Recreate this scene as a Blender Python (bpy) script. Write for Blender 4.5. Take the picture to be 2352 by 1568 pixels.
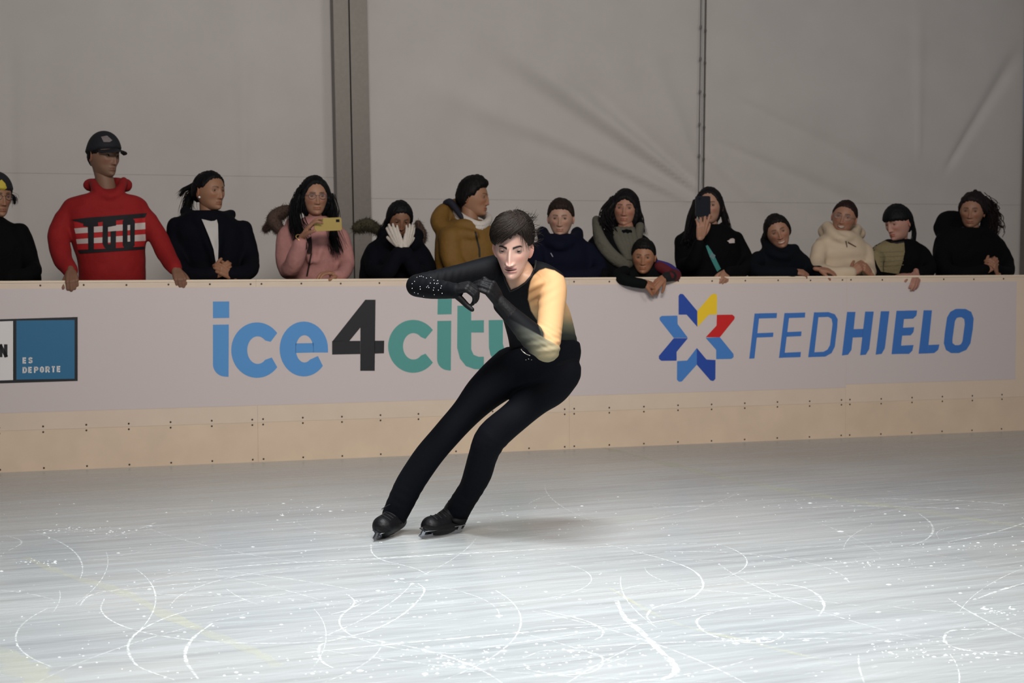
import bpy, bmesh, math, random
import numpy as np
from mathutils import Vector, Matrix
from mathutils.bvhtree import BVHTree

for o in list(bpy.data.objects):
    bpy.data.objects.remove(o)
SC = bpy.context.scene
COL = SC.collection
random.seed(7)
RNG = np.random.default_rng(7)

# ------------------------------------------------------------------ camera
FPX, TH, RO, CH = 3400.0, 0.05091735, 0.0035, 1.17476794
_r0 = np.array([1.0, 0, 0]); _u0 = np.array([0, math.sin(TH), math.cos(TH)])
FW = np.array([0, math.cos(TH), -math.sin(TH)])
UP = _u0 * math.cos(RO) + _r0 * math.sin(RO)
RT = _r0 * math.cos(RO) - _u0 * math.sin(RO)
CAM = np.array([0, 0, CH])
cd = bpy.data.cameras.new('camera'); co = bpy.data.objects.new('camera', cd); COL.objects.link(co)
cd.sensor_width = 36; cd.lens = 36 * FPX / 2352
cd.clip_start = 0.05; cd.clip_end = 200
co.matrix_world = Matrix(((RT[0], UP[0], -FW[0], 0), (RT[1], UP[1], -FW[1], 0), (RT[2], UP[2], -FW[2], CH), (0, 0, 0, 1)))
cd.dof.use_dof = True; cd.dof.focus_distance = 6.15; cd.dof.aperture_fstop = 4.5
SC.camera = co

# ------------------------------------------------------------------ world, lamps, exposure
SC.view_settings.view_transform = 'Standard'; SC.view_settings.look = 'None'
SC.view_settings.exposure = 0.0; SC.view_settings.gamma = 1.0
SC.view_settings.use_curve_mapping = False
w = bpy.data.worlds.new('tent_air'); SC.world = w; w.use_nodes = True
w.node_tree.nodes['Background'].inputs[0].default_value = (0.86, 0.92, 1.0, 1)
w.node_tree.nodes['Background'].inputs[1].default_value = 0.10

def area(name, loc, target, size, power, col, spread=180):
    l = bpy.data.lights.new(name, 'AREA'); l.shape = 'RECTANGLE'; l.size = size[0]; l.size_y = size[1]
    l.energy = power; l.color = col; l.spread = math.radians(spread)
    o = bpy.data.objects.new(name, l); COL.objects.link(o); o.location = loc
    o.rotation_euler = (Vector(target) - Vector(loc)).to_track_quat('-Z', 'Y').to_euler()
    o['label'] = 'rink floodlight above the ice, out of the picture'; o['category'] = 'lamp'
    return o
area('rink_floodlight', (-0.3, 3.9, 6.2), (0.2, 4.9, 0), (2.2, 1.0), 96, (0.93, 0.98, 1.0), 64)
area('rink_floodlight', (0.6, 0.3, 5.2), (0.5, 8.0, 0.9), (3.0, 1.2), 156, (1.0, 0.915, 0.84), 110)
area('rink_floodlight', (4.5, 3.5, 5.0), (-0.2, 7.0, 0.8), (1.6, 1.0), 40, (1.0, 0.93, 0.84), 120)

# ------------------------------------------------------------------ coordinates
def rayd(u, v):
    return FW + RT * (u - 1176) / FPX - UP * (v - 784) / FPX
def W(u, v, y):                       # point seen at (u, v) standing y metres down the rink
    d = rayd(u, v); return CAM + d * (y / d[1])
def G(u, v, z=0.0):                   # point on the ice
    d = rayd(u, v); return CAM + d * ((z - CH) / d[2])
def proj(P):
    q = np.asarray(P) - CAM; wv = q @ FW
    return 1176 + FPX * (q @ RT) / wv, 784 - FPX * (q @ UP) / wv
PA = np.array([-2.94490685, 8.45778921, 0]); PC = np.array([3.62488567, 10.44028315, 0])
EE = (PC - PA) / np.linalg.norm(PC - PA)          # along the boards
NN = np.array([EE[1], -EE[0], 0])                 # towards the rink
ZZ = np.array([0, 0, 1.0])
def B(u, v, d=0.0):                   # point seen at (u, v), d metres behind the face of the boards
    r = rayd(u, v); t = ((PA - NN * d - CAM) @ NN) / (r @ NN); return CAM + r * t
def S(s, z, d=0.0):
    return PA + EE * s + ZZ * z - NN * d
def sof(u, v, d=0.0):
    return (B(u, v, d) - PA) @ EE
BH = 1.10

# ------------------------------------------------------------------ materials
def lin(c):
    c = [x / 255 for x in c]
    return tuple(x / 12.92 if x <= 0.04045 else ((x + 0.055) / 1.055) ** 2.4 for x in c)
MATS = {}
def mat(name, rgb=(128, 128, 128), rough=0.6, metal=0.0, bump=0.0, bscale=40.0, stretch=(1, 1, 1), vary=0.0, attr=False, spec=0.5, sss=0.0, sheen=0.0, trans=0.0):
    if name in MATS: return MATS[name]
    m = bpy.data.materials.new(name); m.use_nodes = True; nt = m.node_tree; N = nt.nodes; L = nt.links
    b = N['Principled BSDF']; c = lin(rgb)
    b.inputs['Base Color'].default_value = (*c, 1); b.inputs['Roughness'].default_value = rough
    b.inputs['Metallic'].default_value = metal; b.inputs['Specular IOR Level'].default_value = spec
    if sheen: b.inputs['Sheen Weight'].default_value = sheen
    if trans: b.inputs['Transmission Weight'].default_value = trans
    if sss:
        b.inputs['Subsurface Weight'].default_value = sss; b.inputs['Subsurface Scale'].default_value = 0.008
        b.inputs['Subsurface Radius'].default_value = (1, 0.35, 0.2)
    src = None
    if attr:
        a = N.new('ShaderNodeAttribute'); a.attribute_name = 'Col'; src = a.outputs['Color']
        L.new(src, b.inputs['Base Color'])
    if bump or vary:
        tc = N.new('ShaderNodeTexCoord'); mp = N.new('ShaderNodeMapping'); mp.inputs['Scale'].default_value = stretch
        no = N.new('ShaderNodeTexNoise'); no.inputs['Scale'].default_value = bscale; no.inputs['Detail'].default_value = 4
        L.new(tc.outputs['Object'], mp.inputs[0]); L.new(mp.outputs[0], no.inputs['Vector'])
        if bump:
            bp = N.new('ShaderNodeBump'); bp.inputs['Strength'].default_value = bump; bp.inputs['Distance'].default_value = 0.01
            L.new(no.outputs['Fac'], bp.inputs['Height']); L.new(bp.outputs[0], b.inputs['Normal'])
        if vary:
            mr = N.new('ShaderNodeMapRange'); mr.inputs[1].default_value = 0.3; mr.inputs[2].default_value = 0.7
            mr.inputs[3].default_value = 1 - vary; mr.inputs[4].default_value = 1 + vary
            L.new(no.outputs['Fac'], mr.inputs[0])
            mx = N.new('ShaderNodeMix'); mx.data_type = 'RGBA'; mx.blend_type = 'MULTIPLY'; mx.inputs[0].default_value = 1
            if src: L.new(src, mx.inputs[6])
            else: mx.inputs[6].default_value = (*c, 1)
            L.new(mr.outputs[0], mx.inputs[7]); L.new(mx.outputs[2], b.inputs['Base Color'])
    MATS[name] = m
    return m

# ------------------------------------------------------------------ object helpers
def link(name, me, m=None, parent=None, smooth=True):
    o = bpy.data.objects.new(name, me); COL.objects.link(o)
    if m is not None:
        me.materials.clear(); me.materials.append(m)
    if smooth: me.shade_smooth()
    if parent is not None:
        o.parent = parent; o.matrix_parent_inverse = Matrix.Translation(-Vector(parent.location))
    return o
def sub(o, parent):                   # a piece of a part: both carry world coordinates
    o.parent = parent; o.matrix_parent_inverse = Matrix.Identity(4)
    return o
def tag(o, label=None, cat=None, group=None, kind=None):
    if label: o['label'] = label
    if cat: o['category'] = cat
    if group: o['group'] = group
    if kind: o['kind'] = kind
    return o
def thing(name, label, cat, loc, group=None):
    o = bpy.data.objects.new(name, None); COL.objects.link(o); o.location = Vector([float(x) for x in loc])
    o.empty_display_size = 0.1
    return tag(o, label, cat, group)

class MB:
    def __init__(s): s.v = []; s.f = []; s.c = []; s.n = 0; s.hasc = False
    def add(s, v, f, c=None):
        v = np.asarray(v, float).reshape(-1, 3)
        s.v.append(v); s.f += [tuple(int(i) + s.n for i in q) for q in f]; s.n += len(v)
        if c is None: c = np.ones((len(v), 3)) * 0.5
        else: s.hasc = True
        c = np.asarray(c, float)
        if c.ndim == 1: c = np.tile(c, (len(v), 1))
        s.c.append(c)
    def merge(s, o):
        if o.n: s.add(np.vstack(o.v), o.f, np.vstack(o.c) if o.hasc else None)
    def V(s): return np.vstack(s.v)
    def mesh(s, name='mesh'):
        me = bpy.data.meshes.new(name); me.from_pydata(s.V().tolist(), [], s.f); me.update()
        if s.hasc: setcol(me, np.vstack(s.c))
        return me
    def box(s, c, a, b, d, col=None):  # centre and three half-axis vectors
        c, a, b, d = map(np.asarray, (c, a, b, d))
        v = [c + a * i + b * j + d * k for i in (-1, 1) for j in (-1, 1) for k in (-1, 1)]
        s.add(v, [(0, 1, 3, 2), (4, 6, 7, 5), (0, 4, 5, 1), (2, 3, 7, 6), (0, 2, 6, 4), (1, 5, 7, 3)], col)
    def loft(s, secs, n=20, res=0, col=None, caps=True):
        C = np.array([q[0] for q in secs], float); A = np.array([q[1] for q in secs], float); D = np.array([q[2] for q in secs], float)
        if res: C, A, D = (crs(x, res) for x in (C, A, D))
        ph = np.linspace(0, 2 * np.pi, n, endpoint=False); m = len(C)
        v = (C[:, None, :] + A[:, None, :] * np.cos(ph)[None, :, None] + D[:, None, :] * np.sin(ph)[None, :, None]).reshape(-1, 3)
        f = [(i * n + j, i * n + (j + 1) % n, (i + 1) * n + (j + 1) % n, (i + 1) * n + j) for i in range(m - 1) for j in range(n)]
        if caps:
            v = np.vstack([v, C[0], C[-1]]); a, b = m * n, m * n + 1
            f += [(a, (j + 1) % n, j) for j in range(n)] + [(b, (m - 1) * n + j, (m - 1) * n + (j + 1) % n) for j in range(n)]
        s.add(v, f, col)
    def tube(s, pts, rad, n=12, res=0, flat=1.0, side=None, col=None, round_=True):
        P = np.array(pts, float); R = np.array([rad] * len(P) if np.isscalar(rad) else rad, float)
        if res: P = crs(P, res); R = crs(R[:, None], res)[:, 0]
        T = np.gradient(P, axis=0); T /= np.linalg.norm(T, axis=1)[:, None] + 1e-12
        if side is None:
            side = np.cross(T[0], [0, 0, 1.0])
            if np.linalg.norm(side) < 0.2: side = np.cross(T[0], [0, 1.0, 0])
        sd = np.asarray(side, float); secs = []
        for p, t, r in zip(P, T, R):
            sd = sd - t * (sd @ t); sd = sd / (np.linalg.norm(sd) + 1e-12); b = np.cross(t, sd)
            secs.append((p, sd * r, b * r * flat))
        if round_:
            st = []; en = []
            for k in (0.95, 0.7, 0.35):
                cs = math.sqrt(1 - k * k)
                st.append((P[0] - T[0] * R[0] * k, secs[0][1] * cs, secs[0][2] * cs))
                en.append((P[-1] + T[-1] * R[-1] * k, secs[-1][1] * cs, secs[-1][2] * cs))
            secs = st + secs + en[::-1]
        s.loft(secs, n, 0, col)
    def ell(s, c, r, M=None, n=16, col=None):
        v = []; f = []; h = n // 2
        for i in range(h + 1):
            t = math.pi * i / h
            for j in range(n):
                p = 2 * math.pi * j / n
                v.append((r[0] * math.sin(t) * math.cos(p), r[1] * math.sin(t) * math.sin(p), r[2] * math.cos(t)))
        v = np.array(v)
        if M is not None: v = v @ np.asarray(M).T
        f = [(i * n + j, (i + 1) * n + j, (i + 1) * n + (j + 1) % n, i * n + (j + 1) % n) for i in range(h) for j in range(n)]
        s.add(v + np.asarray(c), f, col)

def crs(P, res):
    P = np.asarray(P, float); m = len(P); out = []
    for i in range(m - 1):
        p0 = P[i - 1] if i else 2 * P[0] - P[1]; p1 = P[i]; p2 = P[i + 1]; p3 = P[i + 2] if i + 2 < m else 2 * P[-1] - P[-2]
        for k in range(res):
            t = k / res
            out.append(0.5 * ((2 * p1) + (p2 - p0) * t + (2 * p0 - 5 * p1 + 4 * p2 - p3) * t * t + (3 * p1 - p0 - 3 * p2 + p3) * t ** 3))
    out.append(P[-1]); return np.array(out)
def setcol(me, c):
    a = me.attributes.get('Col') or me.attributes.new('Col', 'FLOAT_COLOR', 'POINT')
    c4 = np.ones((len(me.vertices), 4)); c4[:, :3] = c; a.data.foreach_set('color', c4.ravel())
def vco(me):
    a = np.empty(len(me.vertices) * 3); me.vertices.foreach_get('co', a); return a.reshape(-1, 3)
def remesh(mb, vox=0.008, smooth=4, fac=0.6):
    me = mb.mesh(); o = bpy.data.objects.new('tmp', me); COL.objects.link(o)
    md = o.modifiers.new('r', 'REMESH'); md.mode = 'VOXEL'; md.voxel_size = vox; md.adaptivity = 0
    if smooth:
        sm = o.modifiers.new('s', 'SMOOTH'); sm.factor = fac; sm.iterations = smooth
    dg = bpy.context.evaluated_depsgraph_get(); dg.update()
    out = bpy.data.meshes.new_from_object(o.evaluated_get(dg))
    bpy.data.objects.remove(o); bpy.data.meshes.remove(me)
    return out
def from_mesh(mb, me, col=None):
    v = vco(me); f = [tuple(p.vertices) for p in me.polygons]; mb.add(v, f, col)
def norm(v):
    v = np.asarray(v, float); return v / (np.linalg.norm(v) + 1e-12)
def sstep(a, b, x):
    t = np.clip((x - a) / (b - a), 0, 1); return t * t * (3 - 2 * t)
def hnoise(P, sc, seed=0):            # cheap smooth noise, -1..1
    r = np.random.default_rng(seed); out = np.zeros(len(P))
    for k in range(7):
        d = r.normal(size=3); d /= np.linalg.norm(d); out += np.sin(P @ d * sc * (0.7 + 0.25 * k) + r.uniform(0, 6.28)) / (1 + 0.35 * k)
    return out / 3.2
def wrinkle(me, amp, sc, seed=0, stretch=(1, 1, 1)):
    P = vco(me); nn = np.empty(len(P) * 3); me.vertices.foreach_get('normal', nn); nn = nn.reshape(-1, 3)
    n1 = hnoise(P * np.array(stretch), sc, seed); n2 = hnoise(P * np.array(stretch), sc * 2.3, seed + 1)
    P = P + nn * ((1 - np.abs(n1)) * 0.9 + 0.4 * n2 - 0.5)[:, None] * amp
    me.vertices.foreach_set('co', P.ravel()); me.update()
def bvh_of(me):
    return BVHTree.FromPolygons([v.co[:] for v in me.vertices], [tuple(p.vertices) for p in me.polygons])
def flatpoly(polys, place, name='shape', grid=0):
    bm = bmesh.new()
    for pl in polys:
        vs = [bm.verts.new((p[0], p[1], 0)) for p in pl]
        fc = bm.faces.new(vs)
    bmesh.ops.triangulate(bm, faces=bm.faces[:])
    if grid:
        us = [v.co.x for v in bm.verts]; ws = [v.co.y for v in bm.verts]
        for ax, lo, hi in ((0, min(us), max(us)), (1, min(ws), max(ws))):
            k = lo + grid
            while k < hi:
                pn = (1, 0, 0) if ax == 0 else (0, 1, 0); pc = (k, 0, 0) if ax == 0 else (0, k, 0)
                bmesh.ops.bisect_plane(bm, geom=bm.verts[:] + bm.edges[:] + bm.faces[:], plane_co=pc, plane_no=pn)
                k += grid
    bmesh.ops.triangulate(bm, faces=bm.faces[:])
    kill = []
    for v in bm.verts:
        q = place(v.co.x, v.co.y)
        if q is None: kill.append(v)
        else: v.co = Vector([float(x) for x in q])
    bmesh.ops.delete(bm, geom=kill, context='VERTS')
    me = bpy.data.meshes.new(name); bm.to_mesh(me); bm.free()
    return me
def decal(name, polys, bvh, m, parent, off=0.003, grid=3.0, label=None):   # cloth layer laid on a garment's surface
    def place(u, v):
        d = rayd(u, v); d = d / np.linalg.norm(d)
        hit = bvh.ray_cast(Vector(CAM), Vector(d))
        if hit[0] is None: return None
        return np.array(hit[0]) - d * off
    me = flatpoly(polys, place, name, grid)
    o = link(name, me, m, parent)
    if label: o['label'] = label
    return o

# ------------------------------------------------------------------ ice
def ice_material():
    m = bpy.data.materials.new('rink_ice'); m.use_nodes = True; nt = m.node_tree; N = nt.nodes; L = nt.links
    b = N['Principled BSDF']; tc = N.new('ShaderNodeTexCoord')
    def noise(scale, stretch, rot=0.0, det=5, rough=0.6):
        mp = N.new('ShaderNodeMapping'); mp.inputs['Rotation'].default_value = (0, 0, rot); mp.inputs['Scale'].default_value = stretch
        # rotate first (a point mapping scales before it rotates, so use two nodes)
        m0 = N.new('ShaderNodeMapping'); m0.inputs['Rotation'].default_value = (0, 0, rot)
        mp.inputs['Rotation'].default_value = (0, 0, 0)
        no = N.new('ShaderNodeTexNoise'); no.inputs['Scale'].default_value = scale; no.inputs['Detail'].default_value = det; no.inputs['Roughness'].default_value = rough
        L.new(tc.outputs['Object'], m0.inputs[0]); L.new(m0.outputs[0], mp.inputs[0]); L.new(mp.outputs[0], no.inputs['Vector'])
        return no.outputs['Fac']
    def ramp(x, a, b_, lo, hi):
        r = N.new('ShaderNodeMapRange'); r.inputs[1].default_value = a; r.inputs[2].default_value = b_; r.inputs[3].default_value = lo; r.inputs[4].default_value = hi
        L.new(x, r.inputs[0]); return r.outputs[0]
    def mix(f, a, b_, mode='MIX'):
        x = N.new('ShaderNodeMix'); x.data_type = 'RGBA'; x.blend_type = mode
        if isinstance(f, (int, float)): x.inputs[0].default_value = f
        else: L.new(f, x.inputs[0])
        for i, q in ((6, a), (7, b_)):
            if isinstance(q, tuple): x.inputs[i].default_value = (*q, 1)
            else: L.new(q, x.inputs[i])
        return x.outputs[2]
    ang = -math.atan2(EE[1], EE[0])
    patch = noise(0.55, (0.7, 1.6, 1), ang, 3)
    streak = noise(3.0, (0.28, 6.0, 1), ang - 0.1, 7, 0.68)
    fine = noise(14.0, (0.10, 5.0, 1), ang + 0.15, 5, 0.7)
    fine2 = noise(11.0, (0.12, 6.0, 1), ang - 0.35, 5, 0.7)
    speck = noise(22.0, (0.55, 1.6, 1), ang, 5, 0.75)
    big = noise(1.6, (0.35, 1.5, 1), ang, 3)
    col = mix(ramp(patch, 0.35, 0.65, 0, 1), (0.29, 0.31, 0.325), (0.40, 0.41, 0.405))
    col = mix(ramp(streak, 0.35, 0.72, 0, 0.5), col, (0.56, 0.60, 0.62))
    col = mix(ramp(streak, 0.44, 0.28, 0, 0.28), col, (0.27, 0.29, 0.32))
    col = mix(ramp(fine, 0.54, 0.76, 0, 0.38), col, (0.74, 0.78, 0.79))
    col = mix(ramp(fine2, 0.56, 0.77, 0, 0.30), col, (0.72, 0.76, 0.77))
    sp = N.new('ShaderNodeMath'); sp.operation = 'MULTIPLY'
    L.new(ramp(speck, 0.64, 0.70, 0, 1), sp.inputs[0]); L.new(ramp(big, 0.48, 0.62, 0.05, 1), sp.inputs[1])
    col = mix(sp.outputs[0], col, (0.93, 0.95, 0.95))
    L.new(col, b.inputs['Base Color'])
    L.new(ramp(streak, 0.3, 0.7, 0.16, 0.34), b.inputs['Roughness'])
    b.inputs['IOR'].default_value = 1.31; b.inputs['Specular IOR Level'].default_value = 0.5
    bp = N.new('ShaderNodeBump'); bp.inputs['Strength'].default_value = 0.12; bp.inputs['Distance'].default_value = 0.004
    L.new(fine, bp.inputs['Height']); L.new(bp.outputs[0], b.inputs['Normal'])
    return m
mb = MB()
def quad(mb, p): mb.add(p, [(0, 1, 2, 3)])
a0 = S(-6, 0, 0); a1 = S(13, 0, 0)
quad(mb, [a0 + NN * 16, a1 + NN * 16, a1, a0])
o = link('floor', mb.mesh(), ice_material(), smooth=False); tag(o, 'grey white skating rink ice with skate marks', 'ice', kind='structure')
mb = MB(); quad(mb, [S(-6, -0.001, 0), S(13, -0.001, 0), S(13, -0.001, 3), S(-6, -0.001, 3)])
o = link('floor', mb.mesh(), mat('walkway_floor', (70, 66, 62), 0.8, bump=0.2, vary=0.15), smooth=False); tag(o, 'dark walkway floor behind the boards', 'floor', kind='structure')

# skate scratches and snow on the ice
def ribbon(mb, px, wd, z=0.0015):
    P = np.array([G(u, v) for u, v in px]); P = crs(P, 8); T = np.gradient(P, axis=0); T /= np.linalg.norm(T, axis=1)[:, None] + 1e-9
    sd = np.stack([-T[:, 1], T[:, 0], T[:, 2] * 0], 1); m = len(P)
    ww = wd * (0.55 + 0.45 * np.sin(np.linspace(0, np.pi, m))) * (1 + 0.35 * RNG.normal(size=m).clip(-1, 1))
    v = np.empty((2 * m, 3)); v[0::2] = P + sd * ww[:, None] / 2; v[1::2] = P - sd * ww[:, None] / 2; v[:, 2] = z
    mb.add(v, [(2 * i, 2 * i + 1, 2 * i + 3, 2 * i + 2) for i in range(m - 1)])
def snow_material(name, rgb, lo, hi, sc=60.0, amax=1.0):
    m = bpy.data.materials.new(name); m.use_nodes = True; nt = m.node_tree; N = nt.nodes; L = nt.links; b = N['Principled BSDF']
    b.inputs['Base Color'].default_value = (*lin(rgb), 1); b.inputs['Roughness'].default_value = 0.8
    tc = N.new('ShaderNodeTexCoord'); no = N.new('ShaderNodeTexNoise'); no.inputs['Scale'].default_value = sc; no.inputs['Detail'].default_value = 4
    r = N.new('ShaderNodeMapRange'); r.inputs[1].default_value = lo; r.inputs[2].default_value = hi; r.inputs[4].default_value = amax
    L.new(tc.outputs['Object'], no.inputs['Vector']); L.new(no.outputs['Fac'], r.inputs[0]); L.new(r.outputs[0], b.inputs['Alpha'])
    return m
ARCS = [([(750, 1352), (600, 1372), (450, 1400), (380, 1420), (320, 1450), (295, 1480), (300, 1510), (325, 1535), (400, 1562)], .009),
 ([(488, 1432), (450, 1460), (428, 1490), (428, 1520), (455, 1560)], .012),
 ([(182, 1394), (200, 1372), (235, 1360), (310, 1352), (410, 1342), (500, 1335)], .010),
 ([(960, 1340), (975, 1355), (960, 1380), (920, 1415), (850, 1450), (750, 1475), (732, 1495), (740, 1520), (765, 1535)], .009),
 ([(800, 1367), (814, 1382), (800, 1400), (760, 1412)], .008), ([(852, 1250), (855, 1270), (880, 1287), (950, 1305), (982, 1320)], .007),
 ([(10, 1230), (45, 1240), (47, 1250), (20, 1265)], .008),
 ([(1391, 1250), (1526, 1285), (1591, 1310), (1615, 1340), (1601, 1365), (1566, 1382), (1506, 1395), (1486, 1415), (1496, 1430)], .009),
 ([(1716, 1340), (1826, 1345), (1876, 1365), (1893, 1392), (1881, 1415)], .011),
 ([(1666, 1400), (1606, 1420), (1606, 1440), (1636, 1460), (1701, 1475), (1766, 1475), (1798, 1460), (1791, 1450)], .010),
 ([(2350, 1445), (2201, 1447), (2171, 1460), (2176, 1480), (2226, 1495), (2345, 1508)], .011),
 ([(1241, 1400), (1341, 1425), (1381, 1445), (1383, 1460), (1366, 1470)], .008),
 ([(1206, 1510), (1251, 1495), (1326, 1495), (1376, 1505), (1383, 1525), (1356, 1545), (1291, 1550), (1221, 1540), (1203, 1525)], .007),
 ([(1416, 1380), (1436, 1420), (1476, 1455), (1516, 1495), (1546, 1525), (1551, 1545), (1521, 1562)], .024),
 ([(2111, 1180), (2136, 1200), (2143, 1220), (2126, 1240), (2086, 1255)], .010), ([(2352, 1202), (2276, 1225), (2176, 1245)], .014),
 ([(2352, 1340), (2301, 1355), (2236, 1378)], .016), ([(550, 1300), (850, 1283), (1176, 1265)], .010),
 ([(380, 1318), (620, 1296), (900, 1282), (1250, 1262), (1600, 1248)], .012), ([(1290, 1490), (1500, 1478), (1900, 1466)], .008),
 ([(700, 1500), (900, 1480), (1176, 1455), (1450, 1432)], .014), ([(1100, 1490), (1500, 1430), (1700, 1395)], .008),
 ([(1500, 1165), (1600, 1163), (1700, 1160)], .016), ([(1830, 1168), (1950, 1162), (2100, 1165), (2300, 1172)], .020),
 ([(2010, 1145), (2200, 1150), (2340, 1160)], .020), ([(320, 1215), (360, 1200)], .012), ([(60, 1220), (150, 1215)], .014)]
mb = MB()
for px, wd in ARCS: ribbon(mb, px, wd * 0.9)
for k in range(70):                     # finer stray marks
    u, v = random.uniform(0, 2352), 1130 + 430 * random.random() ** 0.8; p = G(u, v)[:2]
    a = random.uniform(0, 6.28); R = random.uniform(0.3, 3.0); sp = random.uniform(0.15, 0.7) / R; c = p - R * np.array([math.cos(a), math.sin(a)])
    pts = [c + R * np.array([math.cos(a + t), math.sin(a + t)]) for t in np.linspace(-sp, sp, 9)]
    q = [proj([x[0], x[1], 0]) for x in pts]
    if max(abs(x[1]) for x in q) < 1700 and min(x[1] for x in q) > 1095: ribbon(mb, q, random.uniform(.0025, .006), 0.001)
o = link('skate_scratches', mb.mesh(), snow_material('scratch_snow', (250, 253, 252), 0.35, 0.62, 45, 0.62), smooth=False)
tag(o, 'white curved skate scratches cut into the ice', 'scratches', kind='stuff')
mb = MB()
ribbon(mb, [(60, 1280), (140, 1315), (280, 1360), (400, 1420), (580, 1495), (640, 1530)], .05, .0006)
ribbon(mb, [(1376, 1025), (1576, 1075), (1776, 1120), (2026, 1160), (2352, 1210)], .10, .0006)
ribbon(mb, [(1400, 1350), (1536, 1425), (1726, 1475), (1921, 1525)], .022, .0006)
ribbon(mb, [(-120, 1440), (0, 1500), (60, 1540), (160, 1600)], .10, .0006)
o = link('frozen_seam', mb.mesh(), snow_material('seam_tint', (214, 214, 184), 0.25, 0.7, 6, 0.28), smooth=False)
tag(o, 'faint yellowish lines running diagonally under the ice surface', 'ice line', kind='stuff')
mb = MB(); cr = np.random.default_rng(3)
clumps = [(1040, 1522, 60, 14), (640, 1170, 120, 22), (270, 1218, 60, 10), (1176 + 540, 1470, 60, 10), (2300, 1403, 60, 14), (2220, 1500, 150, 22), (1060, 1500, 200, 40), (1990, 1290, 150, 12),
          (1400, 1500, 120, 40), (720, 1540, 300, 20), (2080, 1490, 120, 26), (1900, 1160, 160, 20), (1250, 1500, 200, 30), (2240, 1255, 120, 14), (880, 1380, 220, 30), (80, 1290, 60, 8), (150, 1215, 60, 8), (1200, 1190, 300, 40)]
pts = [(cr.uniform(0, 2352), 1130 + 430 * cr.random()) for _ in range(520)]
for cx, cy, sx, sy in clumps: pts += [(cr.normal(cx, sx * .6), cr.normal(cy, sy * .5)) for _ in range(34)]
for u, v in pts:
    if v < 1110 or v > 1600: continue
    p = G(u, v); r = min(.006, .0011 + .0011 * cr.exponential()); rx = r * cr.uniform(.8, 2.6)
    n = 6; ph = np.linspace(0, 2 * np.pi, n, endpoint=False) + cr.random()
    ring = p + np.stack([np.cos(ph) * rx, np.sin(ph) * r, 0 * ph], 1) * cr.uniform(.7, 1.2, (n, 1)); top = p + [0, 0, r * .55]
    mb.add(np.vstack([ring, top]), [(i, (i + 1) % n, n) for i in range(n)])
o = link('snow_crumbs', mb.mesh(), mat('snow_crumb', (246, 250, 250), 0.9))
tag(o, 'loose white crumbs of ice shavings scattered over the rink', 'ice shavings', kind='stuff')

# ------------------------------------------------------------------ boards
S0 = sof(593, 1061); PL = 1.985
S0 = float(S0)
white_pl = mat('board_plastic', (222, 204, 186), 0.42, bump=0.05, bscale=6, vary=0.025)
kick_m = mat('kick_plate', (222, 201, 178), 0.45, bump=0.05, bscale=5, vary=0.05)
film_m = mat('banner_film', (208, 198, 198), 0.5)
screw_m = mat('screw_steel', (70, 62, 55), 0.5, 0.6)
smb = MB(); smb.ell((0, 0, 0), (0.0055, 0.0022, 0.0055), n=10)
screw_me = smb.mesh('screw'); screw_me.materials.append(screw_m); screw_me.shade_smooth()
yaw_b = math.atan2(EE[1], EE[0])
names = ['beside the left edge under the man in red', 'under the blue letters of the ice logo', 'behind the skater', 'under the star emblem', 'at the right edge under the curly haired woman']
blabels = {-2: 'white rink board panel beyond the left edge of the picture', -1: 'white rink board panel with the blue and black framed sign, under the man in red',
           0: 'white rink board panel behind the skater, under the woman with the gold phone', 1: 'white rink board panel with the star emblem',
           2: 'white rink board panel at the right edge, under the curly haired woman', 3: 'white rink board panel beyond the right edge of the picture'}
def bevel_box(mb, s0, s1, z0, z1, d0, d1):
    c = S((s0 + s1) / 2, (z0 + z1) / 2, (d0 + d1) / 2); mb.box(c, EE * (s1 - s0) / 2, NN * (d1 - d0) / 2, ZZ * (z1 - z0) / 2)
for k in range(-2, 4):
    s0 = S0 + PL * k + .0004; s1 = S0 + PL * (k + 1) - .0004
    t = thing('rink_board', blabels[k], 'rink board', S((s0 + s1) / 2, 0, .03), 'white boards around the rink')
    mb = MB(); bevel_box(mb, s0, s1, 0.24, BH - .012, 0, .012); link('panel', mb.mesh(), white_pl, t, False)
    mb = MB(); bevel_box(mb, s0, s1, 0.0, 0.2394, -.0006, .0118); link('kick_plate', mb.mesh(), kick_m, t, False)
    mb = MB(); bevel_box(mb, s0, s1, BH - .012, BH, -.004, .075); link('top_rail', mb.mesh(), mat('rail_cap', (232, 214, 192), 0.4), t, False)
    mb = MB()
    for q in (s0 + .03, (s0 + s1) / 2, s1 - .03): bevel_box(mb, q - .02, q + .02, 0, BH - .012, .012, .06)
    bevel_box(mb, s0, s1, .0, .05, .012, .06); bevel_box(mb, s0, s1, BH - .06, BH - .012, .012, .06)
    link('steel_frame', mb.mesh(), mat('frame_steel', (120, 120, 120), 0.4, 0.8), t, False)
    ns = 8
    for i in range(ns + 1):
        s = s0 + .032 + (s1 - s0 - .064) * i / ns
        for z, dd in ((BH - .027, -.0025), (.226, -.002), (.259, -.002), (.017, -.002)):
            so = bpy.data.objects.new('screw', screw_me); COL.objects.link(so); so.parent = t
            so.matrix_parent_inverse = Matrix.Translation(-Vector(t.location))
            so.location = Vector(S(s, z + .001 * math.sin(i * 2.3 + k), dd)); so.rotation_euler = (0, 0, yaw_b)

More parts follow.
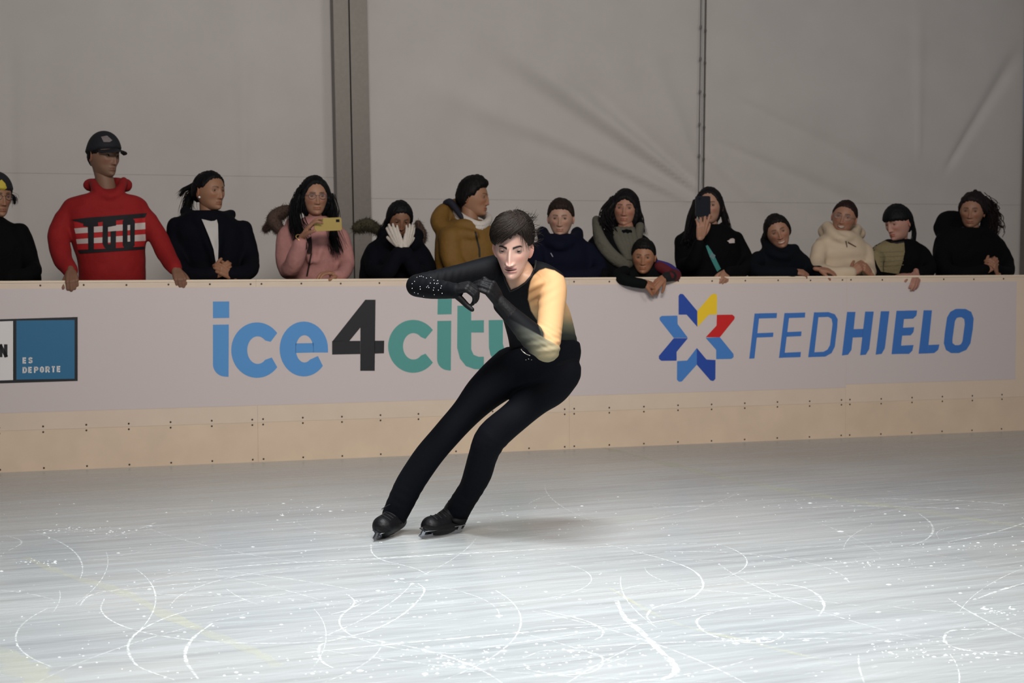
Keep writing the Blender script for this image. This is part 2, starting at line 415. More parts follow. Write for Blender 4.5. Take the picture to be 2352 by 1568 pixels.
def bplace(off):
    def f(u, v): return B(u, v, -off)
    return f
def zc(ox, oy, sc, pts): return [(ox + x / sc, oy + y / sc) for x, y in pts]
def roundpoly(pl, r, n=4):               # round the corners of a polygon
    out = []; m = len(pl); P = [np.array(p, float) for p in pl]
    for i in range(m):
        a, b_, c = P[i - 1], P[i], P[(i + 1) % m]; da, dc = a - b_, c - b_
        ra = min(r, np.linalg.norm(da) * .45); rc = min(r, np.linalg.norm(dc) * .45)
        p0 = b_ + da / (np.linalg.norm(da) + 1e-9) * ra; p2 = b_ + dc / (np.linalg.norm(dc) + 1e-9) * rc
        for k in range(n + 1):
            t = k / n; q = (1 - t) ** 2 * p0 + 2 * t * (1 - t) * b_ + t * t * p2; out.append((q[0], q[1]))
    return out
# printed films: one long banner across the left three panels, another on the right
sL = -2.2; sJ = S0 + 2 * PL
ZB0 = .342
def film(name, s0, s1, z0, z1, label):
    mb = MB(); bevel_box(mb, s0, s1, z0, z1, -.0012, 0.0); o = link(name, mb.mesh(), film_m, None, False); return tag(o, label, 'banner')
film_l = film('advertising_banner', sL, sJ, ZB0, BH - .045, 'long pale lilac banner film on the boards from left edge past the skater')
film_r = film('advertising_banner', sJ + .002, float(sof(2333, 800)), ZB0 + .022, BH - .045, 'shorter pale lilac banner film on the boards at the right, under the lettering in blue')
def printed(name, polys, m, parent, off=.0022, label=None):
    me = flatpoly(polys, bplace(off), name); o = link(name, me, m, parent, False)
    if label: o['label'] = label
    return o
blue_i = mat('ink_sky_blue', (84, 150, 215), .5); ink_k = mat('ink_black', (22, 22, 30), .5); teal = mat('ink_teal', (84, 156, 152), .5)
blue_f = mat('ink_fed_blue', (62, 118, 196), .5); dblue = mat('ink_dark_blue', (36, 74, 168), .5); lblue = mat('ink_light_blue', (70, 130, 205), .5)
yel = mat('ink_yellow', (245, 205, 40), .5); red_i = mat('ink_red', (205, 30, 30), .5); sign_b = mat('sign_blue', (38, 108, 150), .5); sign_w = mat('sign_white', (228, 226, 226), .5)
LZ = lambda p: zc(440, 660, 3.0947, p)
def arc(cx, cy, rx, ry, t0, t1, n=36):
    return [(cx + rx * math.cos(math.radians(t0 + (t1 - t0) * i / n)), cy - ry * math.sin(math.radians(t0 + (t1 - t0) * i / n))) for i in range(n + 1)]
printed('letter_i', [LZ([(152, 100), (268, 99), (268, 216), (152, 218)]), LZ([(152, 265), (265, 263), (263, 635), (235, 633)] + arc(240, 545, 88, 88, 255, 180, 8))], blue_i, film_l)
printed('letter_c', [LZ(arc(465, 445, 183, 197, 38, 322) + [(570, 497)] + arc(470, 445, 74, 98, 315, 45) + [(562, 386)])], blue_i, film_l)
printed('letter_e', [LZ([(970, 462)] + arc(798, 437, 172, 195, 0, 322) + [(898, 487)] + arc(803, 436, 62, 97, 308, 0) + [(865, 462)]), LZ([(738, 397), (868, 395), (868, 462), (738, 465)])], blue_i, film_l)
printed('number_four', [LZ([(1235, 87), (1308, 87), (1302, 592), (1199, 592), (1200, 285), (1122, 380), (999, 385)]), LZ([(999, 381), (1199, 379), (1199, 473), (999, 477)]), LZ([(1300, 378), (1370, 378), (1368, 468), (1300, 470)])], ink_k, film_l)
printed('letter_c', [LZ(arc(1575, 418, 178, 188, 38, 322) + [(1663, 470)] + arc(1577, 418, 74, 94, 315, 45) + [(1663, 365)])], teal, film_l)
printed('letter_i', [LZ([(1750, 80), (1850, 79), (1848, 190), (1748, 192)]), LZ([(1747, 238), (1846, 236), (1843, 590), (1825, 589)] + arc(1825, 508, 80, 80, 265, 180, 8))], teal, film_l)
printed('letter_t', [LZ([(1890, 130), (1988, 128), (1988, 440), (2005, 478), (2040, 492), (2078, 492), (2078, 583), (2010, 580), (1950, 558), (1908, 505), (1888, 430)]), LZ([(1988, 234), (2078, 232), (2078, 320), (1988, 320)])], teal, film_l)
printed('letter_y', [LZ([(2112, 232), (2213, 230), (2213, 400), (2228, 450), (2260, 470), (2300, 462), (2300, 545), (2240, 562), (2170, 540), (2125, 480), (2114, 430)]), LZ([(2298, 230), (2395, 228), (2395, 560), (2370, 640), (2300, 690), (2200, 690), (2200, 605), (2280, 598), (2298, 560)])], teal, film_l)
FZ = lambda p: zc(1480, 640, 2.697, p)
printed('letter_f', [FZ([(683, 215), (714, 215), (682, 493), (650, 495)]), FZ([(712, 214), (822, 212), (819, 243), (709, 246)]), FZ([(699, 337), (800, 333), (797, 360), (696, 364)])], blue_f, film_l)
printed('letter_e', [FZ([(868, 212), (900, 212), (866, 488), (834, 490)]), FZ([(899, 212), (997, 209), (995, 240), (895, 243)]), FZ([(884, 330), (974, 326), (971, 355), (880, 359)]), FZ([(868, 458), (970, 453), (967, 485), (864, 488)])], blue_f, film_l)
printed('letter_d',
        [FZ([(1051, 208), (1082, 208), (1050, 484), (1015, 486)]), FZ([(1082, 208), (1140, 206), (1140, 236), (1079, 238)]), FZ([(1140, 206), (1180, 220), (1198, 250), (1166, 280), (1160, 248), (1140, 236)]),
         FZ([(1198, 250), (1195, 300), (1180, 420), (1150, 410), (1166, 280)]), FZ([(1180, 420), (1160, 460), (1120, 482), (1110, 452), (1135, 438), (1150, 410)]), FZ([(1120, 482), (1050, 484), (1053.5, 455), (1110, 452)])], blue_f, film_l)
printed('letter_h', [FZ([(1256, 205), (1308, 205), (1283, 440), (1262, 470), (1224, 475)]), FZ([(1368, 203), (1421, 203), (1393, 435), (1372, 470), (1337, 473)]), FZ([(1296, 312), (1357, 310), (1351, 362), (1291, 364)])], blue_f, film_l)
printed('letter_i', [FZ([(1465, 201), (1518, 201), (1490, 430), (1470, 465), (1433, 470)])], blue_f, film_l)
printed('letter_e', [FZ([(1562, 198), (1614, 198), (1585, 465), (1531, 467)]), FZ([(1614, 197), (1690, 196), (1685, 228), (1665, 247), (1608, 249)]), FZ([(1602, 303), (1672, 300), (1667, 330), (1650, 350), (1597, 352)]), FZ([(1590, 414), (1668, 410), (1660, 445), (1640, 465), (1585, 465)])], blue_f, film_l)
printed('letter_l', [FZ([(1730, 195), (1782, 195), (1755, 462), (1699, 464)]), FZ([(1761, 410), (1828, 407), (1820, 440), (1795, 460), (1755, 462)])], blue_f, film_l)
oo = [(1948, 186), (1990, 187), (2025, 205), (2040, 245), (2035, 310), (2020, 400), (1995, 440), (1948, 460)]; oi = [(1948, 411), (1962, 404), (1971, 385), (1985, 280), (1982, 250), (1965, 238), (1948, 239)]
ol = [(1948, 186), (1928, 187), (1895, 205), (1875, 240), (1862, 330), (1855, 400), (1868, 440), (1900, 460), (1948, 460), (1948, 411), (1925, 411), (1909, 398), (1909, 372), (1924, 262), (1935, 243), (1948, 239)]
printed('letter_o', [FZ(oo + oi), FZ(ol)], blue_f, film_l)
for nm, m, pts in (('star_ray', dblue, [(212, 222), (212, 105), (222, 93), (240, 95), (328, 200), (328, 298), (262, 222)]), ('star_ray', yel, [(328, 200), (415, 98), (435, 91), (450, 100), (449, 220), (400, 222), (330, 298)]),
                   ('star_ray', red_i, [(449, 223), (545, 222), (560, 235), (558, 250), (468, 362), (380, 362), (447, 290)]), ('star_ray', lblue, [(380, 366), (468, 362), (552, 465), (553, 485), (540, 496), (445, 498), (445, 440)]),
                   ('star_ray', dblue, [(325, 428), (385, 500), (441, 503), (440, 620), (428, 633), (410, 630), (325, 532)]), ('star_ray', lblue, [(325, 428), (265, 506), (203, 510), (202, 625), (215, 638), (232, 636), (325, 532)]),
                   ('star_ray', dblue, [(270, 368), (182, 368), (90, 478), (90, 495), (105, 508), (200, 507), (200, 452)]), ('star_ray', lblue, [(270, 366), (182, 366), (95, 255), (94, 240), (108, 230), (205, 228), (206, 280)])):
    o = printed(nm, [roundpoly(FZ(pts), 1.2, 2)], m, film_l)
    o['label'] = {dblue: 'dark blue ray', yel: 'yellow ray', red_i: 'red ray', lblue: 'light blue ray'}[m]
SZ = lambda p: zc(0, 620, 3.2675, p)
def lerp_y(x, a, b_): return a + (b_ - a) * x / 583
printed('sign_frame', [SZ([(-900, 396), (583, 352), (583, 832), (-900, 878)])], ink_k, film_l, .0022)
printed('sign_field', [SZ([(-900, 420), (98, 382), (98, 825), (-900, 856)])], sign_w, film_l, .003, 'white field')
printed('sign_field', [SZ([(123, 379), (560, 374), (560, 815), (123, 822)])], sign_b, film_l, .003, 'blue field')
GL = {'E': [[(0, 0), (0, 1)], [(0, 0), (.55, 0)], [(0, .5), (.5, .5)], [(0, 1), (.55, 1)]], 'S': [[(.58, .1), (.3, 0), (.05, .12), (.05, .38), (.3, .5), (.55, .62), (.56, .88), (.3, 1), (0, .9)]],
      'D': [[(0, 0), (0, 1)], [(0, 0), (.3, 0), (.58, .22), (.58, .78), (.3, 1), (0, 1)]], 'P': [[(0, 0), (0, 1)], [(0, 0), (.4, 0), (.57, .14), (.57, .42), (.4, .56), (0, .56)]],
      'O': [[(.3, 0), (.06, .18), (.06, .82), (.3, 1), (.56, .82), (.56, .18), (.3, 0)]], 'R': [[(0, 0), (0, 1)], [(0, 0), (.4, 0), (.57, .14), (.57, .4), (.4, .54), (0, .54)], [(.28, .54), (.58, 1)]],
      'T': [[(0, 0), (.62, 0)], [(.31, 0), (.31, 1)]], 'N': [[(0, 1), (0, 0)], [(0, 0), (.6, 1)], [(.6, 1), (.6, 0)]]}
def glyph(ch, x, y, h, th, wd=.8, slope=0.0):
    out = []
    for st in GL[ch]:
        P = [np.array([x + p[0] * h * wd, y + th / 2 + p[1] * (h - th) + slope * p[0] * h * wd]) for p in st]
        for a, b_ in zip(P[:-1], P[1:]):
            d = (b_ - a) / (np.linalg.norm(b_ - a) + 1e-9); n_ = np.array([-d[1], d[0]]) * th / 2; e = d * th * (.5 if len(st) == 2 and abs(d[0]) * abs(d[1]) < .01 else .25)
            if len(st) == 2: e = d * 0 if abs(d[1]) > .5 else d * th * .0
            e = d * th * .28 if len(st) > 2 else e
            out.append([tuple(a - e + n_), tuple(b_ + e + n_), tuple(b_ + e - n_), tuple(a - e - n_)])
            if len(st) == 2 and abs(d[1]) > .5: out[-1] = [tuple(a - d * th / 2 + n_), tuple(b_ + d * th / 2 + n_), tuple(b_ + d * th / 2 - n_), tuple(a - d * th / 2 - n_)]
    return out
for wd_, x0, y0 in (('ES', 53.5, 820.5), ('DEPORTE', 53.5, 842.5)):
    for i, ch in enumerate(wd_):
        printed('letter_' + ch.lower(), glyph(ch, x0 + i * 13.1, y0 - .03 * i * 13.1, 14.2, 3.4), sign_w, film_l, .0038)
printed('letter_n', glyph('N', 1.5, 790.5, 29.5, 8, .66), ink_k, film_l, .0038)

# ------------------------------------------------------------------ tent wall and posts
WD = 1.75
tent_m = mat('tent_canvas', (206, 201, 198), 0.75, bump=0.12, bscale=3.0, vary=0.03)
def line_d(p, a, b_):
    a = np.array(a, float); b_ = np.array(b_, float); d = b_ - a; L_ = np.linalg.norm(d); d = d / L_; q = p - a
    return q @ np.array([-d[1], d[0]]), (q @ d) / L_
def tent(s0, s1, z0, z1, seed):
    ns = max(8, int((s1 - s0) / .03)); nz = max(4, int((z1 - z0) / .03))
    ss = np.linspace(s0, s1, ns + 1); zs = np.linspace(z0, z1, nz + 1); SG, ZG = np.meshgrid(ss, zs); P = np.stack([SG.ravel(), ZG.ravel()], 1)
    dd = .016 * hnoise(np.c_[P, 0 * P[:, :1]] * [1.1, .8, 1], 1.6, seed) + .004 * hnoise(np.c_[P, 0 * P[:, :1]] * [1, .7, 1], 5, seed + 3)
    for (ua, va), (ub, vb), wd, am in FOLDS:
        A_ = (sof(ua, va, WD), B(ua, va, WD)[2]); B_ = (sof(ub, vb, WD), B(ub, vb, WD)[2]); x, t = line_d(P, A_, B_)
        dd += 1.9 * am * np.exp(-(x / (wd * (.35 + .9 * np.clip(1 - t, 0, 1.2)))) ** 2) * sstep(-.15, .25, t) * (1 - sstep(.9, 1.12, t))
    v = np.array([S(s, z, WD + d + (.003 if z1 < 3 else 0)) for (s, z), d in zip(P, dd)]); n1 = ns + 1
    mb = MB(); mb.add(v, [(j * n1 + i, j * n1 + i + 1, (j + 1) * n1 + i + 1, (j + 1) * n1 + i) for j in range(nz) for i in range(ns)]); return mb
FOLDS = [((1040, 90), (1590, 440), .10, .020), ((1180, 120), (1600, 430), .08, -.016), ((1330, 170), (1605, 425), .07, .018), ((960, 180), (1560, 450), .09, -.014), ((1180, 300), (1540, 450), .06, .010),
         ((1480, 100), (1608, 400), .08, -.010), ((2000, 480), (1660, 330), .05, .010), ((1760, 480), (1620, 350), .05, -.010), ((2080, 420), (1700, 230), .06, .008), ((2340, 120), (2180, 380), .05, .014),
         ((560, 60), (560, 420), .05, -.008), ((20, 50), (30, 600), .05, .008), ((2110, 20), (2110, 350), .05, -.006)]
sP0, sP1 = float(sof(766, 400, WD)), float(sof(842, 400, WD)); sM = float(sof(1612, 300, WD)); sR = float(sof(2342, 300, WD))
zl = B(400, 402, WD)[2]; zr = B(1500, 462, WD)[2]
def wallpiece(name, s0, s1, z0, z1, seed, label):
    o = link(name, tent(s0, s1, z0, z1, seed).mesh(), tent_m); return tag(o, label, 'tent wall', kind='structure')
wallpiece('wall_left', -5, sP0 + .02, zl, 4.6, 1, 'white tent canvas left of the grey post')
wallpiece('wall_left', -5, sP0 + .02, 0, zl + .01, 1, 'lower strip of tent canvas left of the grey post')
wallpiece('wall_back', sP1 - .02, sM, zr, 4.6, 5, 'creased white tent canvas behind the skater')
wallpiece('wall_back', sP1 - .02, sR + .03, 0, zr + .01, 5, 'lower strip of tent canvas right of the grey post')
wallpiece('wall_right', sM + .004, sR + .03, zr, 4.6, 5, 'white tent canvas right of the laced seam')
wallpiece('wall_right', sR + .28, 12, 0, 4.6, 8, 'white tent canvas beyond the right post')
post_m = mat('post_aluminium', (122, 117, 112), 0.45, 0.35, bump=0.03, vary=0.05)
gd_m = mat('groove_dark', (52, 48, 44), 0.8)
def post(s0, s1, lean, label, groove):
    t = thing('tent_post', label, 'post', S((s0 + s1) / 2, 0, WD - .08)); ln = EE * lean
    def pb(a, b_, d0, d1, m, nm):
        mb = MB(); v = []
        for z in (0, 4.6):
            for s, d in ((a, d0), (b_, d0), (b_, d1), (a, d1)): v.append(S(s, z, d) + ln * (z - 1.6))
        mb.add(v, [(0, 1, 5, 4), (1, 2, 6, 5), (2, 3, 7, 6), (3, 0, 4, 7), (4, 5, 6, 7), (3, 2, 1, 0)]); return link(nm, mb.mesh(), m, t, False)
    g0 = s0 + (s1 - s0) * groove
    pb(s0, g0 - .004, WD - .15, WD - .03, post_m, 'post_profile'); pb(g0 + .004, s1, WD - .165, WD - .03, post_m, 'post_profile')
    pb(g0 - .006, g0 + .006, WD - .14, WD - .04, gd_m, 'keder_groove')
post(sP0, sP1, -.012, 'grey aluminium tent post left of the skater, behind the gold phone', .46)
post(sR + .004, sR + .26, .012, 'grey aluminium tent post at the right edge of the picture', .5)
# laced seam between the canvas sheets
def rope(u0, u1, rad, label, cl, knots):
    P = [B(u0 + (u1 - u0) * t, -60 + 640 * t, WD - .03) for t in np.linspace(-.45, 1, 18)]
    mb = MB(); mb.tube(P, rad, 8, 3)
    o = link('lacing_rope', mb.mesh(), mat('lacing_' + cl[0], cl[1], .8)); tag(o, label, 'rope')
    for v in knots:
        t = (v + 60) / 640; k = MB(); k.ell(B(u0 + (u1 - u0) * t, v, WD - .036), (.010, .010, .018), n=10); sub(link('knot', k.mesh(), MATS['lacing_' + cl[0]]), o)
rope(1622, 1613.5, .0065, 'darker lacing rope with knots down the tent seam', ('dark', (96, 92, 84)), [70, 144, 218, 292, 365])
rope(1611, 1603, .0042, 'thin pale lacing rope just left of the knotted one', ('thin', (120, 118, 116)), [62, 135, 210, 285, 357])

# ------------------------------------------------------------------ figures: heads, hair, hands
def icodirs(sub):
    bm = bmesh.new(); bmesh.ops.create_icosphere(bm, subdivisions=sub, radius=1)
    v = np.array([x.co[:] for x in bm.verts]); f = [tuple(q.index for q in p.verts) for p in bm.faces]; bm.free(); return v, f
ICO = {k: icodirs(k) for k in (3, 4, 5, 6, 7)}
def headbase(d, wide=1.0, jaw=0.0):
    x, y, z = d.T; low = np.clip(-z, 0, 1); hs = np.sqrt(x * x + y * y) + 1e-6
    k = hs ** (-.38 * sstep(.1, .9, low)); X = .076 * wide * x * k * (1 - (.30 + jaw) * low ** 1.5); fr = sstep(0, .5, -y)
    Y = .096 * y * k; Y = np.where(y < 0, Y - .020 * sstep(.35, .95, low) * fr, Y * (1 - .55 * sstep(.1, .9, low)))
    X = X * (1 + .03 * sstep(0, .6, z) * (1 - sstep(.6, 1, z))); Z = .1175 * z
    return np.stack([X, Y, Z], 1)
def gs(a, s): return np.exp(-(a / s) ** 2)
def sculpt(sub, F):
    d, f = ICO[sub]
    d = d.copy()
    P = headbase(d, F.get('wide', 1.06), F.get('jaw', 0)); X, Y, Z = P.T; ax = np.abs(X); fr = sstep(.05, .45, -d[:, 1]); D = np.zeros(len(P))
    D += .0035 * gs(ax - .026, .017) * gs(Z - .0235, .0075)                       # brow ridge
    D -= .0085 * gs(ax - .031, .0155) * gs(Z - .006, .012)                        # eye sockets
    D += .004 * gs(ax - .043, .016) * gs(Z + .018, .014)                          # cheekbones
    D -= .0035 * gs(ax - .040, .014) * gs(Z + .052, .018)
    Z0 = Z; Z = Z + F.get('nlen', 0) * sstep(.01, -.035, Z); nz = np.clip((.016 - Z) / .054, 0, 1); nh = F.get('nose', .82)
    hgt = (.006 + .021 * nz ** 1.15) * nh * sstep(.030, .004, Z) * sstep(-.047, -.0385, Z)
    sg = .0068 + .0050 * nz ** 2
    D += hgt * gs(X, sg)
    D += .0095 * nh * gs(ax - .0125, .0060) * gs(Z + .0365, .0062)                # nostril wings
    D -= .003 * gs(ax - .0065, .003) * gs(Z + .0425, .0022)
    Z = Z0
    mo = F.get('mouth', 0.0); sm = F.get('smile', 0.0)
    zl = -.0655 + sm * .006 * (ax / .024) ** 2; mw = .0250 + .004 * sm
    lipw = np.clip(1 - (ax / mw) ** 2, 0, 1) ** .5
    up = zl + .0050 + mo * .006; lo = zl - .0058 - mo * .010
    D += .0042 * lipw * gs(Z - up, .0040) + .0050 * lipw * gs(Z - lo, .0046)
    D += .0045 * gs(X, .026) * gs(Z + .063, .018)
    gap = np.abs(Z - (up + lo) / 2) < (up - lo) / 2 - .0036 if mo > 0 else np.zeros(len(Z), bool)
    inm = np.clip(1 - np.abs(Z - zl + mo * .002) / (.0012 + mo * .0085), 0, 1) * lipw
    D -= (.003 + .004 * mo) * np.minimum(1, inm * 1.6)
    D += .0095 * gs(X, .017) * gs(Z + .098, .013) - .0025 * gs(X, .02) * gs(Z + .0825, .005)
    Y = Y - D * fr
    P = np.stack([X, Y, Z], 1)
    T = np.array(lin(F['skin'])); C = np.tile(T, (len(P), 1)); n = hnoise(P, 60, 5)
    C *= (1 + .05 * n)[:, None]
    def blend(mask, rgb):
        nonlocal C
        mk = np.clip(mask * fr, 0, 1)[:, None]; C = C * (1 - mk) + np.array(lin(rgb)) * mk if max(rgb) > 1 else C * (1 - mk) + mk * np.array(rgb)
    bl = tuple(np.array(F['skin']) * np.array([1.04, .80, .78]))
    blend(.40 * gs(ax - .038, .016) * gs(Z + .025, .016), bl); blend(.35 * gs(X, .012) * gs(Z + .034, .010), bl)
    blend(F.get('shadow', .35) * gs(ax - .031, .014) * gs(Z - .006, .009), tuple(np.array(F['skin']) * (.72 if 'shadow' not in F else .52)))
    lc = F.get('lip', tuple(np.array(F['skin']) * np.array([.86, .66, .62])))
    blend(np.clip(lipw ** .6 * (gs(Z - up, .0030) + gs(Z - lo, .0036)) * .9, 0, 1), lc)
    blend(np.clip(inm * 1.8, 0, 1), (60, 18, 18))
    if sm or mo:
        if F.get('teeth'): blend(np.clip(1.8 * gs(X, mw * .7) * gs(Z - zl - mo * .0035, .0022 + mo * .002), 0, 1) * (ax < mw * .82), (225, 215, 200))
    bt = F.get('brow_th', .0036); ba = F.get('brow_arch', 1.0)
    zb = .0245 + F.get('brow_z', 0) + ba * .0045 * np.sin(np.clip((ax - .010) / .036, 0, 1) * 2.3) - .003 * (ax > .038) * (ax - .038) / .01
    bt = bt * (1.15 - .5 * np.clip((ax - .012) / .036, 0, 1))
    blend(np.clip(1.35 * gs(Z - zb, bt), 0, 1) ** 1.3 * sstep(.009, .013, ax) * (1 - sstep(.042, .049, ax)) * F.get('brow_k', .85), F.get('brow', (28, 20, 18)))
    blend(.7 * gs(ax - .0065, .0028) * gs(Z + .0425 + F.get('nlen', 0), .0022), (50, 22, 20))
    if F.get('shave'): blend(F['shave'] * sstep(-.045, -.075, Z) * (1 - lipw * gs(Z + .066, .01)), tuple(np.array(F['skin']) * .75))
    mb = MB(); mb.add(P, f, C)
    # ears
    for sx in (-1, 1):
        ed, ef = ICO[4]; e = ed * np.array([.0075, .019, .031]); e[:, 1] *= 1 - .25 * (e[:, 2] < 0) * np.abs(e[:, 2]) / .031
        rr = np.sqrt((ed[:, 1]) ** 2 + (ed[:, 2]) ** 2); e[:, 0] += sx * (-.010 * gs(rr - .35, .30) * (ed[:, 0] * sx > 0) + .007 * sstep(.6, 1, rr))
        a = .45 * sx * F.get('ear_out', 1.0); Rz = np.array([[math.cos(a), -math.sin(a), 0], [math.sin(a), math.cos(a), 0], [0, 0, 1]])
        e = e * F.get('ear', 1.0); e[:, 1] += .012; e = e @ Rz.T; e = e + np.array([sx * (.0735 * F.get('wide', 1.06) + .002), .004, -.006])
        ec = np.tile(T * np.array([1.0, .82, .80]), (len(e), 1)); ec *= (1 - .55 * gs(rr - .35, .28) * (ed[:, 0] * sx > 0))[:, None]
        mb.add(e, ef, ec)
    # eyes and lids
    op = F.get('open', 1.0); gx, gz = F.get('gaze', (0, 0))
    for sx in (-1, 1):
        c = np.array([sx * .0315, -.0735 + F.get('eye_in', .0018), .0075]); ed, ef = ICO[4]; R = .0122
        g = norm(np.array([gx, -1, gz])); ang = np.arccos(np.clip(ed @ g, -1, 1)); ec = np.tile(np.array(lin(F.get('sclera', (118, 112, 106)))), (len(ed), 1))
        ec[ang < .50] = lin(F.get('iris', (52, 34, 22))); ec[ang < .24] = (.004, .004, .004); mb.add(ed * R + c, ef, ec)
        na, ne = 30, 30; av = np.linspace(-1.25, 1.25, na); ev = np.linspace(-1.1, 1.1, ne); AZ, EL = np.meshgrid(av, ev)
        ap = np.sqrt(np.clip(1 - (AZ / .86) ** 2, 0, 1)); lo_, hi_ = -.33 * ap * op ** .5 - .02, .38 * ap * op + .04 * sx * AZ * 1.0
        keep = (EL > hi_) | (EL < lo_); RL = .0136
        tilt = .03
        pts = np.stack([np.sin(AZ) * np.cos(EL), -np.cos(AZ) * np.cos(EL), np.sin(EL)], -1).reshape(-1, 3) * RL + c
        edge = (np.minimum(np.abs(EL - hi_), np.abs(EL - lo_))).ravel(); cc = np.tile(T * F.get('lid', .88), (len(pts), 1))
        lash = np.clip(1 - np.abs(EL - hi_).ravel() / .16, 0, 1)[:, None] * (np.abs(AZ.ravel()) < .95)[:, None]; cc = cc * (1 - lash * .85)
        crease = gs(EL.ravel() - hi_.ravel() - .42, .09)[:, None]; cc = cc * (1 - .35 * crease)
        k = keep.ravel(); ff = []
        for i in range(ne - 1):
            for j in range(na - 1):
                q = (i * na + j, i * na + j + 1, (i + 1) * na + j + 1, (i + 1) * na + j)
                if k[q[0]] and k[q[1]] and k[q[2]] and k[q[3]]: ff.append(q)
        mb.add(pts, ff, cc)
    return mb
def hairshell(sub, H, seed=0):
    """H: list of (azimuth deg from the face, hairline height), th thickness, extra(d) more thickness"""
    d, f = ICO[sub]; d = d.copy(); P = headbase(d, *H.get('wj', (1.06, 0)))
    az = np.degrees(np.arctan2(d[:, 0], -d[:, 1])); side = H.get('part', 0)
    tab = H['line']; hl = np.interp(np.abs(az) if len(tab[0]) == 2 else az, [t[0] for t in tab], [t[1] for t in tab])
    hl = hl + .0018 * np.sin(az * .35 + seed) + .0008 * np.sin(az * .9)
    m = sstep(-.004, .010, P[:, 2] - hl)
    th = H.get('th', .012) * np.ones(len(P))
    if 'extra' in H: th = th + H['extra'](d, P, az)
    grad = .0022 * np.sin(az * H.get('freq', .9) + 6 * hnoise(P, 25, seed)) + .0018 * hnoise(P * np.array([1, 1, .5]), 130, seed + 1)
    if H.get('curl'): grad = grad + H['curl'] * hnoise(P, 190, seed + 2)
    nrm = P / np.linalg.norm(P, axis=1)[:, None]
    Q = P * 1.0 + nrm * (m * (th + grad) - .007 * (1 - m))[:, None]
    return Q, f
def headM(yaw, pitch, roll):
    y, p, r = map(math.radians, (yaw, pitch, roll))
    Rz = np.array([[math.cos(y), -math.sin(y), 0], [math.sin(y), math.cos(y), 0], [0, 0, 1]])
    Rx = np.array([[1, 0, 0], [0, math.cos(p), -math.sin(p)], [0, math.sin(p), math.cos(p)]])
    Ry = np.array([[math.cos(r), 0, math.sin(r)], [0, 1, 0], [-math.sin(r), 0, math.cos(r)]])
    return Rz @ Ry @ Rx
def head_frame(C, yaw, pitch, roll, size):
    """placed at C, facing the camera when all angles are zero; + yaw turns to picture right, + pitch looks down, + roll tips the crown to picture right"""
    d = C - CAM; d[2] = 0; d = norm(d); Xb = np.array([d[1], -d[0], 0]); M0 = np.stack([Xb, d, ZZ], 1)
    M = M0 @ headM(yaw, pitch, roll) * (size / .235)
    return lambda q: np.asarray(q, float) @ M.T + C, M

def hand(mb, wr, dr, pn, thumb, size=.18, curl=(.35, .5, .4), spread=.10, fingers=None, tcurl=.4, ts=1.0, fat=1.0, tdir=None):
    """wr wrist, dr direction of the fingers, pn way the palm faces, thumb +1/-1 side"""
    k = size / .18; u = norm(dr); v = norm(pn - u * (np.asarray(pn) @ u)); wv = np.cross(u, v) * thumb
    wr = np.asarray(wr, float); L_ = [(.040, .024, .020), (.044, .028, .021), (.041, .026, .020), (.032, .020, .018)]
    offs = (.028, .0095, -.0095, -.027); bl = (.086, .090, .085, .077)
    for i in range(4):
        b0 = wr + k * (u * .012 + wv * offs[i] * .55); b1 = wr + k * (u * bl[i] + wv * offs[i] + v * (.002 if i in (0, 3) else -.001))
        mb.tube([b0, (b0 + b1) / 2 - v * .002 * k, b1], [.0125 * k * fat, .0125 * k * fat, .0105 * k * fat], 8)
        if i: mb.tube([prev[0], prev[1]], [.011 * k] * 2, 8)
        if i: mb.tube([(b0 + prev[0]) / 2, (b1 + prev[1]) / 2], [.0115 * k, .010 * k], 8)
        prev = (b0, b1)
        cu = curl if fingers is None else fingers[i]; a = 0; p = b1; sp = offs[i] / .028 * spread
        r = (.0088, .0091, .0086, .0076)[i] * k * fat; pts = [p]; 
        for q in range(3):
            a += cu[q]; dd = norm((u * math.cos(sp) + wv * math.sin(sp)) * math.cos(a) + v * math.sin(a)); p = p + dd * L_[i][q] * k; pts.append(p)
        mb.tube(pts, [r, r * .95, r * .88, r * .78], 8, 2)
    t0 = wr + k * (u * .020 + wv * .018 + v * .006); td = norm(u * .75 + wv * .62 + v * .30) if tdir is None else norm(u * tdir[0] + wv * tdir[1] + v * tdir[2])
    t1 = t0 + td * .042 * k; td2 = norm(td + u * .25 * tcurl + v * .5 * tcurl - wv * .35 * tcurl); t2 = t1 + td2 * .032 * k * ts; td3 = norm(td2 + v * .4 * tcurl + u * .15 - wv * .3 * tcurl); t3 = t2 + td3 * .024 * k * ts
    mb.tube([t0, t1, t2, t3], [.014 * k * fat, .0118 * k * fat, .0102 * k * fat, .0085 * k * fat], 8, 2)

